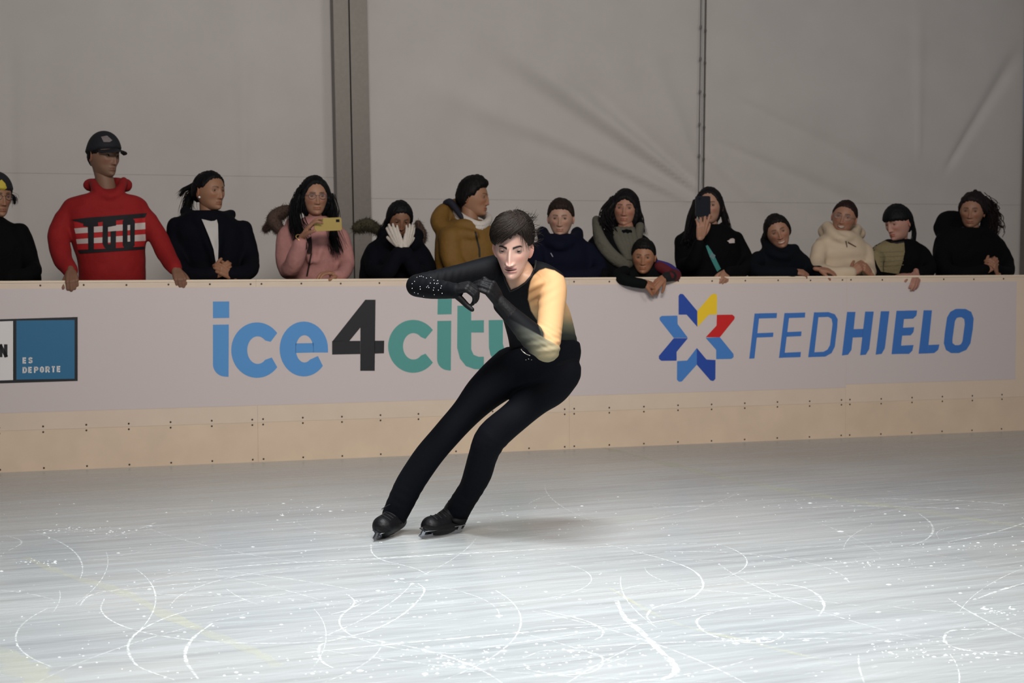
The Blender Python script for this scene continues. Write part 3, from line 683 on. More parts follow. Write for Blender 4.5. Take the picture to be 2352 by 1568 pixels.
# ------------------------------------------------------------------ spectators
SKIN = mat('skin', attr=True, rough=.5, bump=.05, bscale=300, spec=.35)
HAIRM = {}
def hairmat(rgb):
    if rgb not in HAIRM: HAIRM[rgb] = mat('hair_%d' % len(HAIRM), rgb, .6, bump=.5, bscale=90, stretch=(1, 1, .12), vary=.3, spec=.18)
    return HAIRM[rgb]
SHORT = [(0, .066), (35, .062), (50, .050), (68, .018), (78, .012), (98, .012), (112, -.03), (150, -.058), (180, -.062)]
PULLED = [(0, .078), (30, .074), (50, .058), (70, .022), (84, .018), (100, .010), (118, -.03), (150, -.055), (180, -.06)]
LONG = [(0, .080), (25, .074), (42, .050), (58, .005), (66, -.06), (74, -.11), (180, -.12)]
FRINGE = [(0, .030), (30, .030), (45, .028), (58, .006), (66, -.06), (74, -.11), (180, -.12)]
def strands(mb, path, r0, r1, n, spread, seed=0, flat=.45, res=4, wave=0):
    r = np.random.default_rng(seed); P = np.array(path, float)
    if n > 9: mb.tube(P, list(np.linspace(1.5, .55, len(P)) * spread + .002), 12, res, .8)
    r0 *= .27; r1 *= .30; n = int(n * 4.2)
    for k in range(n):
        off = r.normal(size=3) * spread; tw = np.linspace(.5, 1.0, len(P))[:, None]
        Q = P + off * tw + r.normal(size=P.shape) * spread * .22
        if wave:
            Q = crs(Q, 6); t_ = np.linspace(0, 1, len(Q)) * r.uniform(16, 26) + r.uniform(0, 6); Q = Q + np.stack([np.cos(t_), np.sin(t_), 0 * t_], 1) * wave
        mb.tube(Q, list(np.linspace(r0, r1, len(Q)) * r.uniform(.6, 1.2)), 6, 0 if wave else res, flat)

def spectator(sp):
    hd = sp['head']; hu, hv, dh = hd['at']; C = np.array(B(hu, hv, dh)); size = hd['size']
    P0 = B(hu, 640, sp.get('d', .34)); root = thing('person', sp['label'], 'person', (P0[0], P0[1], 0), 'spectators along the rink boards')
    tf, M = head_frame(C, *hd['rot'], size); k = size / .235
    F = dict(hd['face']); F['skin'] = tuple(np.array(F['skin']) * .76 + 16); body = MB(); hmb = sculpt(hd.get('sub', 6), F)  # skin tone darkened to stand in for the dimmer light on the spectators
    hmb.v = [tf(x) for x in hmb.v]; body.merge(hmb)
    sk = np.array(lin(F['skin'])) * .93
    d = sp.get('d', .34)
    rows = sp['rows']                                     # (v, u_left, u_right) outline of the clothed torso
    nb = np.array(B(*sp['neck'], d)); jaw = tf([0, .02, -.045])
    body.tube([jaw, jaw * .4 + nb * .6, nb - ZZ * .03], [.050 * k, .050 * k, .062 * k], 18, 4, .95, side=EE, col=sk)
    # core of the body, legs under the clothes
    top = C[2] + .12 * k; hipz = max(.45, top * .50); zt = nb[2]; cs = (nb - PA) @ EE
    hw = .5 * (rows[-1][2] - rows[-1][1]) / (FPX / np.linalg.norm(P0 - CAM)); hw = min(hw, .19 * (.6 + .4 * k))
    hipc = S(cs + sp.get('hip', 0), 0, d + .02)
    body.loft([(nb - ZZ * .03, EE * .05, NN * .05), (nb - ZZ * .08, EE * .11 * k, NN * .07), (hipc + ZZ * (hipz + .25), EE * .12, NN * .08), (hipc + ZZ * hipz, EE * .14, NN * .09)], 16, 3, col=sk)
    # garment
    jk = MB(); sec = []
    for (v, ul, ur) in rows:
        a = B(ul, v, d); b_ = B(ur, v, d); c = (a + b_) / 2; half = (b_ - a) @ EE / 2
        dep = sp.get('depth', .135) * (1 if v > rows[0][0] + 30 else .75)
        sec.append((c, EE * half, NN * dep))
    lw = (sec[-1][1] @ EE)
    hemz = hipz - .06; bc = sec[-1][0]
    for z in (bc[2] - .15, hemz + .12, hemz):
        if z < bc[2] - .02: sec.append((np.array([hipc[0], hipc[1], z]) * .6 + np.array([bc[0], bc[1], z]) * .4, EE * min(lw, .24), NN * .13))
    tp = sec[0]; sec = [(tp[0] + ZZ * .022, tp[1] * .72, tp[2] * .8)] + sec
    jk.loft(sec, 28, 3)
    for arm in sp.get('arms', []):
        pts = [B(*p[:3]) for p in arm['pts']]; rr = [p[3] for p in arm['pts']]
        jk.tube(pts, rr, 14, 4)
        body.tube([pts[0]] + pts[1:], [x * .45 for x in rr], 10, 3, col=sk)
    for col_ in sp.get('collar', []):
        pts = [B(*p[:3]) for p in col_['pts']]; jk.tube(pts, [p[3] for p in col_['pts']], 12, 4)
    jm = remesh(jk, sp.get('vox', .0095), 12, .7); wrinkle(jm, sp.get('wr', .007), sp.get('wsc', 26), len(sp['label']), sp.get('wst', (1, 1, 1)))
    jo = link(sp.get('garment', 'jacket'), jm, sp['jmat'], root); bv = bvh_of(jm)
    # hands
    hmb = MB()
    for h in sp.get('hands', []):
        wr = B(*h['w']); tip = B(*h['to']); dr = tip - wr
        pn = EE * h['palm'][0] + ZZ * h['palm'][1] + NN * h['palm'][2]
        q = MB(); hand(q, wr, dr, pn, h.get('side', 1), h.get('size', .175), h.get('curl', (.35, .5, .4)), h.get('spread', .03), h.get('fingers'), h.get('tcurl', .4), tdir=h.get('tdir'), fat=h.get('fat', 1.2))
        q.tube([wr - norm(dr) * .022 if 'fore' not in h else B(*h['fore']), wr], [.021 * h.get('size', .175) / .18, .023 * h.get('size', .175) / .18], 12, 0, .8)
        hm = remesh(q, .0036, 2, .5)
        if h.get('glove') is not None:
            link('glove', hm, h['glove'], root)
        else:
            hv_ = vco(hm); nn = hnoise(hv_, 90, 2); from_mesh(body, hm, sk[None] * np.array([1.0, .93, .90]) * (1 + .06 * nn)[:, None])
    # legs
    for sx in (-1, 1):
        hp = hipc + EE * sx * .09 + ZZ * hipz; ft = hipc + EE * sx * .10
        body.tube([hp, hp * [1, 1, .55], ft + ZZ * .09], [.07, .05, .04], 10, 3, col=sk)
    bo = link('body', body.mesh(), SKIN, root)
    tr = MB()
    tr.loft([(hipc + ZZ * (hipz + .08), EE * .16, NN * .11), (hipc + ZZ * (hipz - .02), EE * .175, NN * .12), (hipc + ZZ * (hipz - .10), EE * .16, NN * .10)], 20, 3)
    for sx in (-1, 1):
        hp = hipc + EE * sx * .085 + ZZ * (hipz - .04); ft = hipc + EE * sx * .10; tr.tube([hp, (hp + ft) / 2, ft + ZZ * .09], [.088, .066, .058], 14, 4)
    link('trousers', remesh(tr, .012, 3), mat('dark_trousers', (28, 30, 38), .85, bump=.2), root)
    for sx in (-1, 1):
        ft = hipc + EE * sx * .10; sh = MB(); sh.ell(ft + ZZ * .04 + NN * .03, (.045, .125, .04), np.stack([EE, NN, ZZ], 1), 16); sh.ell(ft + ZZ * .075 - NN * .02, (.045, .055, .05), np.stack([EE, NN, ZZ], 1), 14)
        shm = remesh(sh, .009, 2); vv = vco(shm); vv[:, 2] = np.maximum(vv[:, 2], .001); shm.vertices.foreach_set('co', vv.ravel()); link('shoe', shm, mat('dark_shoe', (24, 24, 26), .6), root)
    # hair
    hr = hd.get('hair')
    if hr:
        Q, f = hairshell(hd.get('sub', 5), hr, len(sp['label'])); hb = MB(); hb.add(tf(Q), f)
        for st in hr.get('locks', []):
            pts = [B(*p) for p in st['pts']]; strands(hb, pts, st.get('r0', .016), st.get('r1', .006), st.get('n', 12), st.get('sp', .012), len(st['pts']) + st.get('n', 12), wave=hr.get('wave', 0))
        for st in hr.get('local', []):
            pts = tf(np.array(st['pts'])); strands(hb, pts, st.get('r0', .014), st.get('r1', .005), st.get('n', 10), st.get('sp', .010), 3)
        link('hair', hb.mesh(), hairmat(hr['col']), root)
    for fn in sp.get('more', []): fn(root, tf, M, bv, jm)
    return root

def glasses(rim, lensc=None, r=.020, z=.006):
    def fn(root, tf, M, bv, jm):
        mb = MB()
        for sx in (-1, 1):
            a = np.linspace(0, 2 * np.pi, 25); pts = np.stack([sx * .0325 + r * 1.12 * np.cos(a), -.094 + .006 * np.abs(np.cos(a)) * (np.cos(a) * sx > 0), z + r * .85 * np.sin(a)], 1)
            mb.tube(tf(pts), .0013, 6, 0, round_=False)
            mb.tube(tf([(sx * .054, -.088, z + .006), (sx * .077, -.05, z + .006), (sx * .079, .005, z + .002)]), .0013, 6, 3)
        mb.tube(tf([(-.011, -.095, z + .003), (0, -.099, z + .006), (.011, -.095, z + .003)]), .0013, 6, 3)
        g = link('glasses', mb.mesh(), mat('rim_%d' % sum(rim), rim, .3, .4), root)
        lm = MB()
        for sx in (-1, 1):
            a = np.linspace(0, 2 * np.pi, 20, endpoint=False); pts = np.stack([sx * .0325 + r * 1.08 * np.cos(a), -.0945 + 0 * a, z + r * .82 * np.sin(a)], 1)
            lm.add(tf(np.vstack([pts, [[sx * .0325, -.0965, z]]])), [(i, (i + 1) % 20, 20) for i in range(20)])
        gm = MATS.get('lens')
        if gm is None:
            gm = mat('lens', (225, 225, 240), .05); b = gm.node_tree.nodes['Principled BSDF']; b.inputs['Alpha'].default_value = .03
        sub(link('lens', lm.mesh(), gm), g)
    return fn
def dec(name, ox, oy, sc, pts, m, off=.004, label=None, grid=3.0):
    def fn(root, tf, M, bv, jm): decal(name, [zc(ox, oy, sc, p) for p in pts], bv, m, root, off, grid, label)
    return fn
def localmesh(name, build, m, label=None):
    def fn(root, tf, M, bv, jm):
        mb = MB(); build(mb, tf, M); o = link(name, mb.mesh(), m, root)
        if label: o['label'] = label
    return fn
def furry(name, paths, m, n=420, ln=.035, rad=.05, label=None):
    def fn(root, tf, M, bv, jm):
        mb = MB(); r = np.random.default_rng(5)
        for pts in paths:
            P = crs([B(*p[:3]) for p in pts], 8); R_ = crs([[p[3]] for p in pts], 8)[:, 0]
            mb.tube(P, list(R_ * .8), 10)
            for _ in range(n * 7):
                i = r.integers(0, len(P)); dd = norm(r.normal(size=3)); a = P[i] + dd * R_[i] * .7; b_ = a + (dd + r.normal(size=3) * .45 - ZZ * .5) * ln * r.uniform(.2, .6)
                mb.tube([a, (a + b_) / 2 + r.normal(size=3) * .002, b_], [.0013, .0010, .0004], 3, 0, round_=False)
        o = link(name, mb.mesh(), m, root)
        if label: o['label'] = label
    return fn
def puff(name, rgb, b=.35, sc=25, rough=.7): return mat(name, rgb, rough, bump=b, bscale=sc, vary=.06)
navy = mat('navy_cloth', (11, 15, 32), .85, bump=.4, bscale=22, spec=.12); black_c = mat('black_cloth', (6, 6, 9), .85, bump=.4, bscale=22, spec=.12)
dark_fl = mat('dark_fleece', (16, 17, 22), .95, bump=.8, bscale=120); white_c = mat('white_cloth', (186, 182, 180), .8, bump=.2)
SK_M = (176, 124, 92); SK_L = (205, 158, 132); SK_D = (152, 104, 76); SK_P = (215, 170, 145)
Z1 = (0, 280, 3.92); Z2 = (360, 360, 4.9); Z3 = (780, 380, 5.2275); Z4 = (1200, 400, 5.2278); Z5 = (1500, 400, 5.2275); Z6 = (1820, 420, 4.421)
def q_up(amt):          # lifted hair above the forehead
    return lambda d, P, az: amt * sstep(.2, .9, d[:, 2]) * sstep(-.4, .6, -d[:, 1])

# far left person in black
def cap_fn(m, brim=True, emblem=None, hu=1.0):
    def fn(root, tf, M, bv, jm):
        d, f = ICO[5]; P = headbase(d, 1.06); az = np.degrees(np.arctan2(d[:, 0], -d[:, 1])); lim = np.interp(np.abs(az), [0, 60, 100, 180], [.043, .036, .016, -.005])
        ms = sstep(-.003, .006, P[:, 2] - lim); nr = P / np.linalg.norm(P, axis=1)[:, None]
        Q = P + nr * (ms * (.016 + .012 * sstep(.3, 1, d[:, 2]) + .006 * np.abs(np.sin(np.radians(az * 3))) * 0) - .02 * (1 - ms))[:, None]
        mb = MB(); mb.add(tf(Q), f); o = link('cap', mb.mesh(), m, root)
        if brim:
            mb = MB(); n = 15; v = []
            for j in range(6):
                for i in range(n):
                    a = math.radians(-62 + 124 * i / (n - 1)); r_ = 1 + .72 * (j / 5) * math.cos(a * .85) ** .7
                    v.append((.088 * math.sin(a) * (1 + .06 * j / 5), -.104 * math.cos(a) * r_ + .004, .050 - .016 * abs(math.sin(a)) * 1.2 - .013 * (j / 5)))
            v = np.array(v); v2 = v - np.array([0, 0, .004]); f = []
            for j in range(5):
                for i in range(n - 1):
                    a = j * n + i; f.append((a, a + 1, a + n + 1, a + n)); b_ = a + 6 * n; f.append((b_, b_ + n, b_ + n + 1, b_ + 1))
            for i in range(n - 1): a = 5 * n + i; f.append((a, a + 1, a + 1 + 6 * n, a + 6 * n))
            mb.add(tf(np.vstack([v, v2])), f); sub(link('brim', mb.mesh(), m), o)
        if emblem:
            bvc = bvh_of(o.data)
            for pts, em, offv in emblem:
                sub(decal('emblem', [pts], bvc, em, None, offv, 2.0), o)
    return fn
capm = mat('cap_cloth', (18, 18, 26), .8, bump=.2)
spectator(dict(label='person in black with a dark cap, cut off by the left edge of the picture', head=dict(at=(-10, 452, .34), size=.245, rot=(28, 6, 0), face=dict(skin=SK_M, open=.7),
    hair=dict(line=SHORT, th=.012, col=(14, 12, 12), local=[dict(pts=[(.06, -.04, .02), (.088, -.045, .0), (.095, -.04, -.03)], n=14, r0=.008, r1=.002)])),
    neck=(-14, 510), rows=[(505, -60, 18), (530, -95, 58), (560, -105, 70), (600, -110, 82), (640, -110, 96)], jmat=black_c,
    arms=[dict(pts=[(45, 535, .30, .062), (70, 600, .26, .055), (74, 628, .14, .047), (20, 636, .03, .042)])],
    more=[glasses((20, 20, 24)), cap_fn(capm, False, [([(-6, 418), (4, 412), (12, 420), (16, 432), (8, 438), (-4, 434)], mat('emblem_yellow', (190, 170, 60), .7), .003)])]))

# man in the red hoodie
redc = mat('red_cloth', (140, 8, 12), .85, bump=.25, bscale=35, vary=.05); rd2 = mat('red_print', (172, 26, 30), .8); wprint = mat('white_print', (192, 180, 176), .8); kprint = mat('black_print', (16, 14, 22), .8)
spectator(dict(label='man in a red hoodie with black lettering and white stripes and a black cap', garment='hoodie', head=dict(at=(238, 360, .36), size=.252, rot=(38, 4, 2), face=dict(skin=(150, 108, 84), shave=.35, open=.7, wide=1.02),
    hair=dict(line=[(a, z - .004) for a, z in SHORT], th=.004, col=(20, 16, 14))), neck=(245, 432), depth=.15,
    rows=[(444, 205, 285), (450, 172, 315), (466, 144, 340), (500, 148, 340), (545, 160, 337), (590, 176, 336), (640, 180, 336)], jmat=redc, wr=.009, wsc=20,
    arms=[dict(pts=[(166, 480, .34, .064), (137, 530, .32, .066), (140, 585, .22, .060), (160, 622, .09, .048)]), dict(pts=[(316, 480, .34, .062), (358, 535, .30, .064), (382, 585, .20, .056), (402, 616, .08, .044)])],
    collar=[dict(pts=[(214, 418, .36, .028), (224, 436, .27, .026), (250, 452, .23, .022), (276, 436, .27, .026), (284, 416, .36, .028)]), dict(pts=[(206, 425, .42, .04), (245, 425, .50, .05), (290, 425, .42, .04)])],
    hands=[dict(w=(163, 622, .05), to=(167, 655, -.03), palm=(0, -.3, -1), side=-1, size=.175, curl=(.85, 1.1, .6), tdir=(.8, .5, .2), fat=1.35), dict(w=(404, 618, .05), to=(420, 655, -.03), palm=(-.1, -.3, -1), side=1, size=.175, curl=(.85, 1.1, .6), tdir=(.8, .5, .2), fat=1.35)],
    more=[cap_fn(capm, True, [([(232, 314), (246, 311), (258, 322), (252, 326), (238, 326)], mat('emblem_grey', (120, 112, 112), .7), .003)]),
        dec('print_panel', *Z1, [[(665, 900), (1308, 852), (1310, 1130), (700, 1150)]], rd2, .003, 'brighter red print panel'),
        dec('stripe', *Z1, [[(668, 958), (1308, 905), (1310, 965), (680, 1005)]], wprint, .0045, 'white stripe'), dec('stripe', *Z1, [[(685, 1055), (1310, 1010), (1312, 1070), (692, 1098)]], wprint, .0045, 'white stripe'),
        dec('bar', *Z1, [[(640, 880), (780, 862), (1325, 820), (1305, 860), (1100, 880), (750, 915)]], kprint, .005), dec('bar', *Z1, [[(700, 1155), (1312, 1120), (1310, 1145), (715, 1185)]], kprint, .005),
        dec('letter_t', *Z1, [[(750, 880), (880, 872), (885, 935), (845, 940), (845, 1150), (795, 1155), (790, 942), (750, 935)]], kprint, .0058),
        dec('letter_g', *Z1, [[(925, 900), (955, 872), (972, 872), (972, 1150), (940, 1130), (922, 1090)], [(972, 872), (1045, 862), (1045, 932), (972, 946)], [(995, 985), (1045, 980), (1043, 1143), (995, 1150)], [(972, 1100), (995, 1098), (995, 1150), (972, 1150)]], kprint, .0058),
        dec('letter_o', *Z1, [[(1105, 890), (1125, 868), (1148, 862), (1148, 1142), (1120, 1132), (1105, 1110)], [(1172, 862), (1195, 868), (1215, 890), (1212, 1112), (1195, 1130), (1172, 1138)], [(1148, 862), (1172, 862), (1172, 925), (1148, 928)], [(1148, 1078), (1172, 1076), (1172, 1138), (1148, 1142)]], kprint, .0058)]))

# woman in the dark navy jacket
def stud(mb, tf, M): mb.ell(tf([-.083, -.004, -.036]), (.007, .007, .007), n=12)
spectator(dict(label='woman in a dark navy jacket over a white top, hands clasped, dark hair tied back', head=dict(at=(482, 440, .35), size=.24, rot=(40, 2, 0), face=dict(skin=SK_M, open=.8),
    hair=dict(line=PULLED, th=.010, col=(10, 9, 10), extra=lambda d, P, az: .018 * sstep(.2, .9, d[:, 1]), locks=[dict(pts=[(452, 440, .46), (436, 452, .48), (428, 480, .46), (430, 500, .44)], n=26, sp=.022, r0=.02, r1=.004), dict(pts=[(445, 425, .46), (424, 436, .48), (415, 448, .47)], n=16, sp=.014, r0=.012, r1=.002)])),
    neck=(478, 512), depth=.15, rows=[(492, 420, 520), (505, 400, 545), (530, 392, 562), (570, 402, 572), (610, 415, 570), (640, 420, 566)], jmat=mat('navy_jacket', (8, 10, 19), .85, spec=.12, bump=.3),
    arms=[dict(pts=[(405, 520, .34, .060), (402, 580, .30, .056), (425, 628, .14, .050), (490, 628, .06, .040)]), dict(pts=[(558, 528, .34, .062), (574, 590, .28, .056), (570, 624, .12, .050), (530, 628, .06, .040)])],
    collar=[dict(pts=[(425, 485, .40, .034), (455, 505, .24, .030), (478, 560, .19, .022), (492, 605, .18, .018)]), dict(pts=[(530, 492, .40, .034), (508, 505, .26, .032), (503, 560, .19, .024), (500, 605, .18, .018)])],
    hands=[dict(w=(488, 632, .06), to=(526, 612, .03), palm=(.3, .2, -1), side=1, size=.165, curl=(.6, .8, .5)), dict(w=(532, 634, .05), to=(500, 612, .02), palm=(-.3, -.2, -1), side=-1, size=.165, curl=(.7, .9, .6))],
    more=[dec('white_top', *Z2, [[(505, 700), (560, 712), (610, 724), (650, 720), (676, 705), (690, 760), (695, 1000), (690, 1180), (665, 1190), (640, 1040), (590, 900), (540, 780)]], white_c, .03), localmesh('earring', stud, mat('pearl', (235, 235, 235), .2), 'white stud earring')]))

# woman in the pink coat with the gold phone
pink = mat('pink_coat', (172, 122, 118), .85, bump=.3, vary=.06)
def bangle(mb, tf, M):
    c = B(691, 546, .02); a = np.linspace(0, 2 * np.pi, 28); ax = norm(B(697, 538, .0) - B(690, 552, .03)); s1 = norm(np.cross(ax, ZZ)); s2 = np.cross(ax, s1)
    mb.tube([c + s1 * .032 * math.cos(t) + s2 * .029 * math.sin(t) for t in a], .0028, 8, 0, round_=False)
spectator(dict(label='woman in a pink coat with fur hood and glasses, holding up a gold phone', garment='coat', head=dict(at=(722, 452, .34), size=.24, rot=(12, 4, 0), face=dict(skin=(196, 142, 112), open=.75),
    hair=dict(line=LONG, th=.016, col=(8, 8, 10), extra=lambda d, P, az: .010 * sstep(-.5, .2, -d[:, 2]) , locks=[dict(pts=[(690, 440, .33), (678, 475, .30), (678, 510, .25), (690, 545, .19)], n=26, sp=.022, r0=.022, r1=.007), dict(pts=[(755, 450, .36), (764, 490, .34), (762, 530, .24), (774, 575, .17)], n=26, sp=.020, r0=.02, r1=.006), dict(pts=[(742, 470, .40), (745, 510, .36), (750, 550, .3)], n=14, sp=.025, r0=.02, r1=.01)])),
    neck=(722, 515), depth=.14, rows=[(505, 690, 760), (522, 655, 785), (550, 650, 792), (590, 655, 790), (640, 660, 788)], jmat=pink,
    arms=[dict(pts=[(658, 540, .33, .060), (655, 595, .28, .062), (664, 622, .20, .056), (680, 590, .08, .056), (690, 562, .03, .048)]), dict(pts=[(784, 545, .33, .056), (796, 600, .26, .050), (786, 630, .12, .042), (768, 634, .06, .036)])],
    collar=[dict(pts=[(672, 515, .36, .05), (700, 545, .22, .03), (712, 600, .18, .022)]), dict(pts=[(772, 525, .36, .04), (742, 560, .22, .022), (728, 600, .19, .018)])],
    hands=[dict(w=(694, 543, .02), to=(724, 502, -.03), palm=(.9, 0, .35), side=-1, size=.175, curl=(.15, .5, .4), fingers=[(.2, .5, .4), (.1, .45, .4), (.3, .6, .5), (.5, .8, .5)], fore=(686, 566, .04)), dict(w=(778, 632, .08), to=(748, 625, .05), palm=(-.2, -1, 0), side=1, size=.165)],
    more=[glasses((70, 66, 90)), dec('coat_opening', *Z2, [[(1690, 930), (1740, 890), (1750, 1000), (1745, 1085), (1700, 1090), (1680, 1040)], [(1730, 1090), (1750, 1085), (1700, 1340), (1680, 1340)]], mat('brown_lining', (36, 20, 18), .9), .012, 'dark lining in the coat opening'), localmesh('bracelet', bangle, mat('gold', (225, 190, 120), .3, .7)), furry('fur_trim', [[(688, 480, .42, .03), (650, 486, .44, .05), (628, 505, .40, .055), (645, 530, .34, .04)], [(610, 524, .42, .012), (625, 508, .42, .02)]], mat('brown_fur', (74, 56, 48), .9), 520, .03, label='brown fur trim')]))
def phone(name, label, corners, d0, rgb, cam_blk=None, th=.009, screen=False):
    Pq = [np.array(B(u, v, d0)) for u, v in corners]; c = sum(Pq) / 4; t = thing(name, label, 'phone', c)
    ax = norm(Pq[1] - Pq[0]); w_ = np.linalg.norm(Pq[1] - Pq[0]) / 2; up_ = Pq[3] - Pq[0]; up_ = norm(up_ - ax * (up_ @ ax)); h_ = abs((Pq[3] - Pq[0]) @ up_) / 2; nn = np.cross(ax, up_)
    bm = bmesh.new(); r = .011; vs = []
    for sx, sy, a0 in ((1, 1, 0), (-1, 1, 90), (-1, -1, 180), (1, -1, 270)):
        for i in range(6):
            a = math.radians(a0 + 18 * i); vs.append(bm.verts.new(Vector(c + ax * (sx * (w_ - r) + r * math.cos(a)) + up_ * (sy * (h_ - r) + r * math.sin(a)) - nn * th / 2)))
    fc = bm.faces.new(vs); ex = bmesh.ops.extrude_face_region(bm, geom=[fc]); bmesh.ops.translate(bm, vec=Vector(nn * th), verts=[g for g in ex['geom'] if isinstance(g, bmesh.types.BMVert)])
    bmesh.ops.recalc_face_normals(bm, faces=bm.faces[:]); me = bpy.data.meshes.new('phone'); bm.to_mesh(me); bm.free()
    link('phone_case', me, mat('case_%d' % sum(rgb), rgb, .25, .55 if rgb[0] > 100 else 0), t, False)
    tocam = norm(CAM - c); sg = 1 if nn @ tocam > 0 else -1
    if cam_blk:
        mb = MB(); mb.box(c + ax * w_ * cam_blk[0] + up_ * h_ * cam_blk[1] + nn * sg * (th / 2 + .001), ax * cam_blk[2], up_ * cam_blk[3], nn * .0015); link('camera_block', mb.mesh(), mat('camera_black', (25, 25, 30), .2), t, False)
        for i in (-1, 1):
            mb = MB(); mb.ell(c + ax * (w_ * cam_blk[0] + i * cam_blk[2] * .5) + up_ * h_ * cam_blk[1] + nn * sg * (th / 2 + .002), (.004, .004, .004), n=10); link('lens', mb.mesh(), mat('phone_lens', (10, 10, 16), .05), t)
    mb = MB(); mb.box(c - nn * sg * (th / 2 + .0002), ax * (w_ - .003), up_ * (h_ - .003), nn * .0003); link('screen', mb.mesh(), mat('screen_glass', (12, 12, 14), .08), t, False)
phone('phone', 'gold phone held sideways by the woman in the pink coat', [(721, 501), (784, 499), (785, 529), (722, 531)], -.025, (205, 180, 110), (.72, -.5, .011, .008))
# girl with white gloves over her face
wool = mat('white_wool', (205, 196, 186), .95, bump=.6, bscale=200)
spectator(dict(label='girl with white gloved hands over her cheeks, dark coat with fur hood', garment='coat', head=dict(at=(917, 502, .30), size=.225, rot=(12, 24, 2), face=dict(skin=SK_D, open=.6, wide=.96),
    hair=dict(line=[(0, .070), (30, .062), (55, .035), (72, -.02), (84, -.06), (180, -.07)], th=.009, col=(11, 10, 13), locks=[dict(pts=[(893, 500, .38), (882, 520, .38), (872, 540, .36)], n=14, sp=.012, r0=.014, r1=.004)])),
    neck=(917, 560), rows=[(548, 872, 952), (560, 848, 975), (585, 832, 992), (615, 826, 1002), (640, 824, 1004)], jmat=mat('ink_coat', (7, 9, 18), .85, spec=.12, bump=.3),
    arms=[dict(pts=[(860, 580, .30, .060), (862, 620, .22, .058), (890, 625, .10, .052), (915, 580, .08, .042)]), dict(pts=[(968, 585, .30, .060), (975, 625, .20, .056), (955, 622, .10, .050), (932, 580, .08, .042)])],
    collar=[dict(pts=[(882, 540, .36, .045), (900, 560, .22, .04), (945, 562, .22, .04), (958, 540, .36, .045)])],
    hands=[dict(w=(920, 566, .08), to=(897, 518, .13), palm=(.5, 0, -.8), side=1, size=.165, curl=(.1, .2, .1), spread=.14, fat=1.3, glove=wool, tdir=(.9, .50, .1), tcurl=.1, fore=(925, 590, .08)), dict(w=(930, 566, .08), to=(948, 518, .13), palm=(-.5, 0, -.8), side=-1, size=.165, curl=(.1, .2, .1), spread=.14, fat=1.3, glove=wool, tdir=(.9, .50, .1), tcurl=.1, fore=(928, 590, .08))],
    more=[furry('fur_trim', [[(820, 522, .44, .04), (845, 515, .44, .05), (872, 530, .42, .035)]], mat('olive_fur', (60, 56, 40), .95), 420, .032, label='olive fur trim'), furry('fur_trim', [[(960, 512, .40, .024), (970, 535, .38, .030), (968, 556, .34, .024)]], mat('brown_fur', (74, 56, 48), .9), 300, .026, label='brown fur trim')]))

# boy in the mustard coat
mus = mat('mustard_coat', (112, 80, 24), .75, bump=.3, vary=.06)
def snood(mb, tf, M):
    for k_, r_ in ((0, .024), (1, .022), (2, .018)):
        a = [B(1040 + 3 * k_, 478 + 6 * k_, .48), B(1052, 492 + 8 * k_, .38), B(1078, 508 + 9 * k_, .27), B(1104, 516 + 6 * k_, .25), B(1122, 506 + 3 * k_, .33), B(1116, 494 + 3 * k_, .44), B(1080, 484, .52), B(1044, 478, .50)]
        mb.tube(a, r_, 12, 5)
spectator(dict(label='boy in a mustard hooded coat and white neck warmer, seen in profile', garment='coat', head=dict(at=(1086, 454, .36), size=.242, rot=(74, 4, 2), face=dict(skin=SK_M, nose=.68, wide=1.0),
    hair=dict(line=[(0, .070), (40, .062), (62, .040), (72, .012), (84, .008), (98, -.012), (110, -.045), (180, -.075)], th=.016, col=(12, 11, 11), extra=lambda d, P, az: .010 * sstep(.2, .9, d[:, 2]) + .010 * gs(az, 40) * sstep(0, .5, d[:, 2]), curl=.0015)),
    neck=(1080, 512), depth=.15, rows=[(512, 1030, 1118), (530, 1005, 1140), (560, 1000, 1146), (600, 1000, 1148), (640, 1000, 1150)], jmat=mus, wr=.009, wsc=20,
    arms=[dict(pts=[(1035, 545, .26, .078), (1040, 600, .22, .070), (1070, 632, .12, .056), (1110, 632, .06, .045)])],
    collar=[dict(pts=[(1050, 470, .50, .045), (1015, 490, .44, .055), (1012, 520, .36, .055), (1050, 535, .25, .045), (1090, 540, .20, .030)]), dict(pts=[(1035, 480, .48, .05), (1050, 505, .42, .05)])],
    more=[localmesh('neck_warmer', snood, mat('white_fleece', (205, 198, 192), .95, bump=.6, bscale=120), 'white fleece neck warmer'),
        localmesh('hood_lining', lambda mb, tf, M: mb.tube([B(1024, 466, .44), B(1034, 464, .40), B(1046, 478, .36), B(1066, 505, .29), B(1092, 524, .24)], [.020, .024, .020, .013, .008], 12, 4), mat('navy_lining', (16, 20, 36), .8), 'dark navy hood lining'),
        dec('zip', *Z3, [[(1620, 790), (1640, 790), (1660, 880), (1690, 1000), (1692, 1100), (1672, 1100), (1668, 1000), (1638, 880)]], mat('zip_black', (20, 18, 12), .6), .004)]))

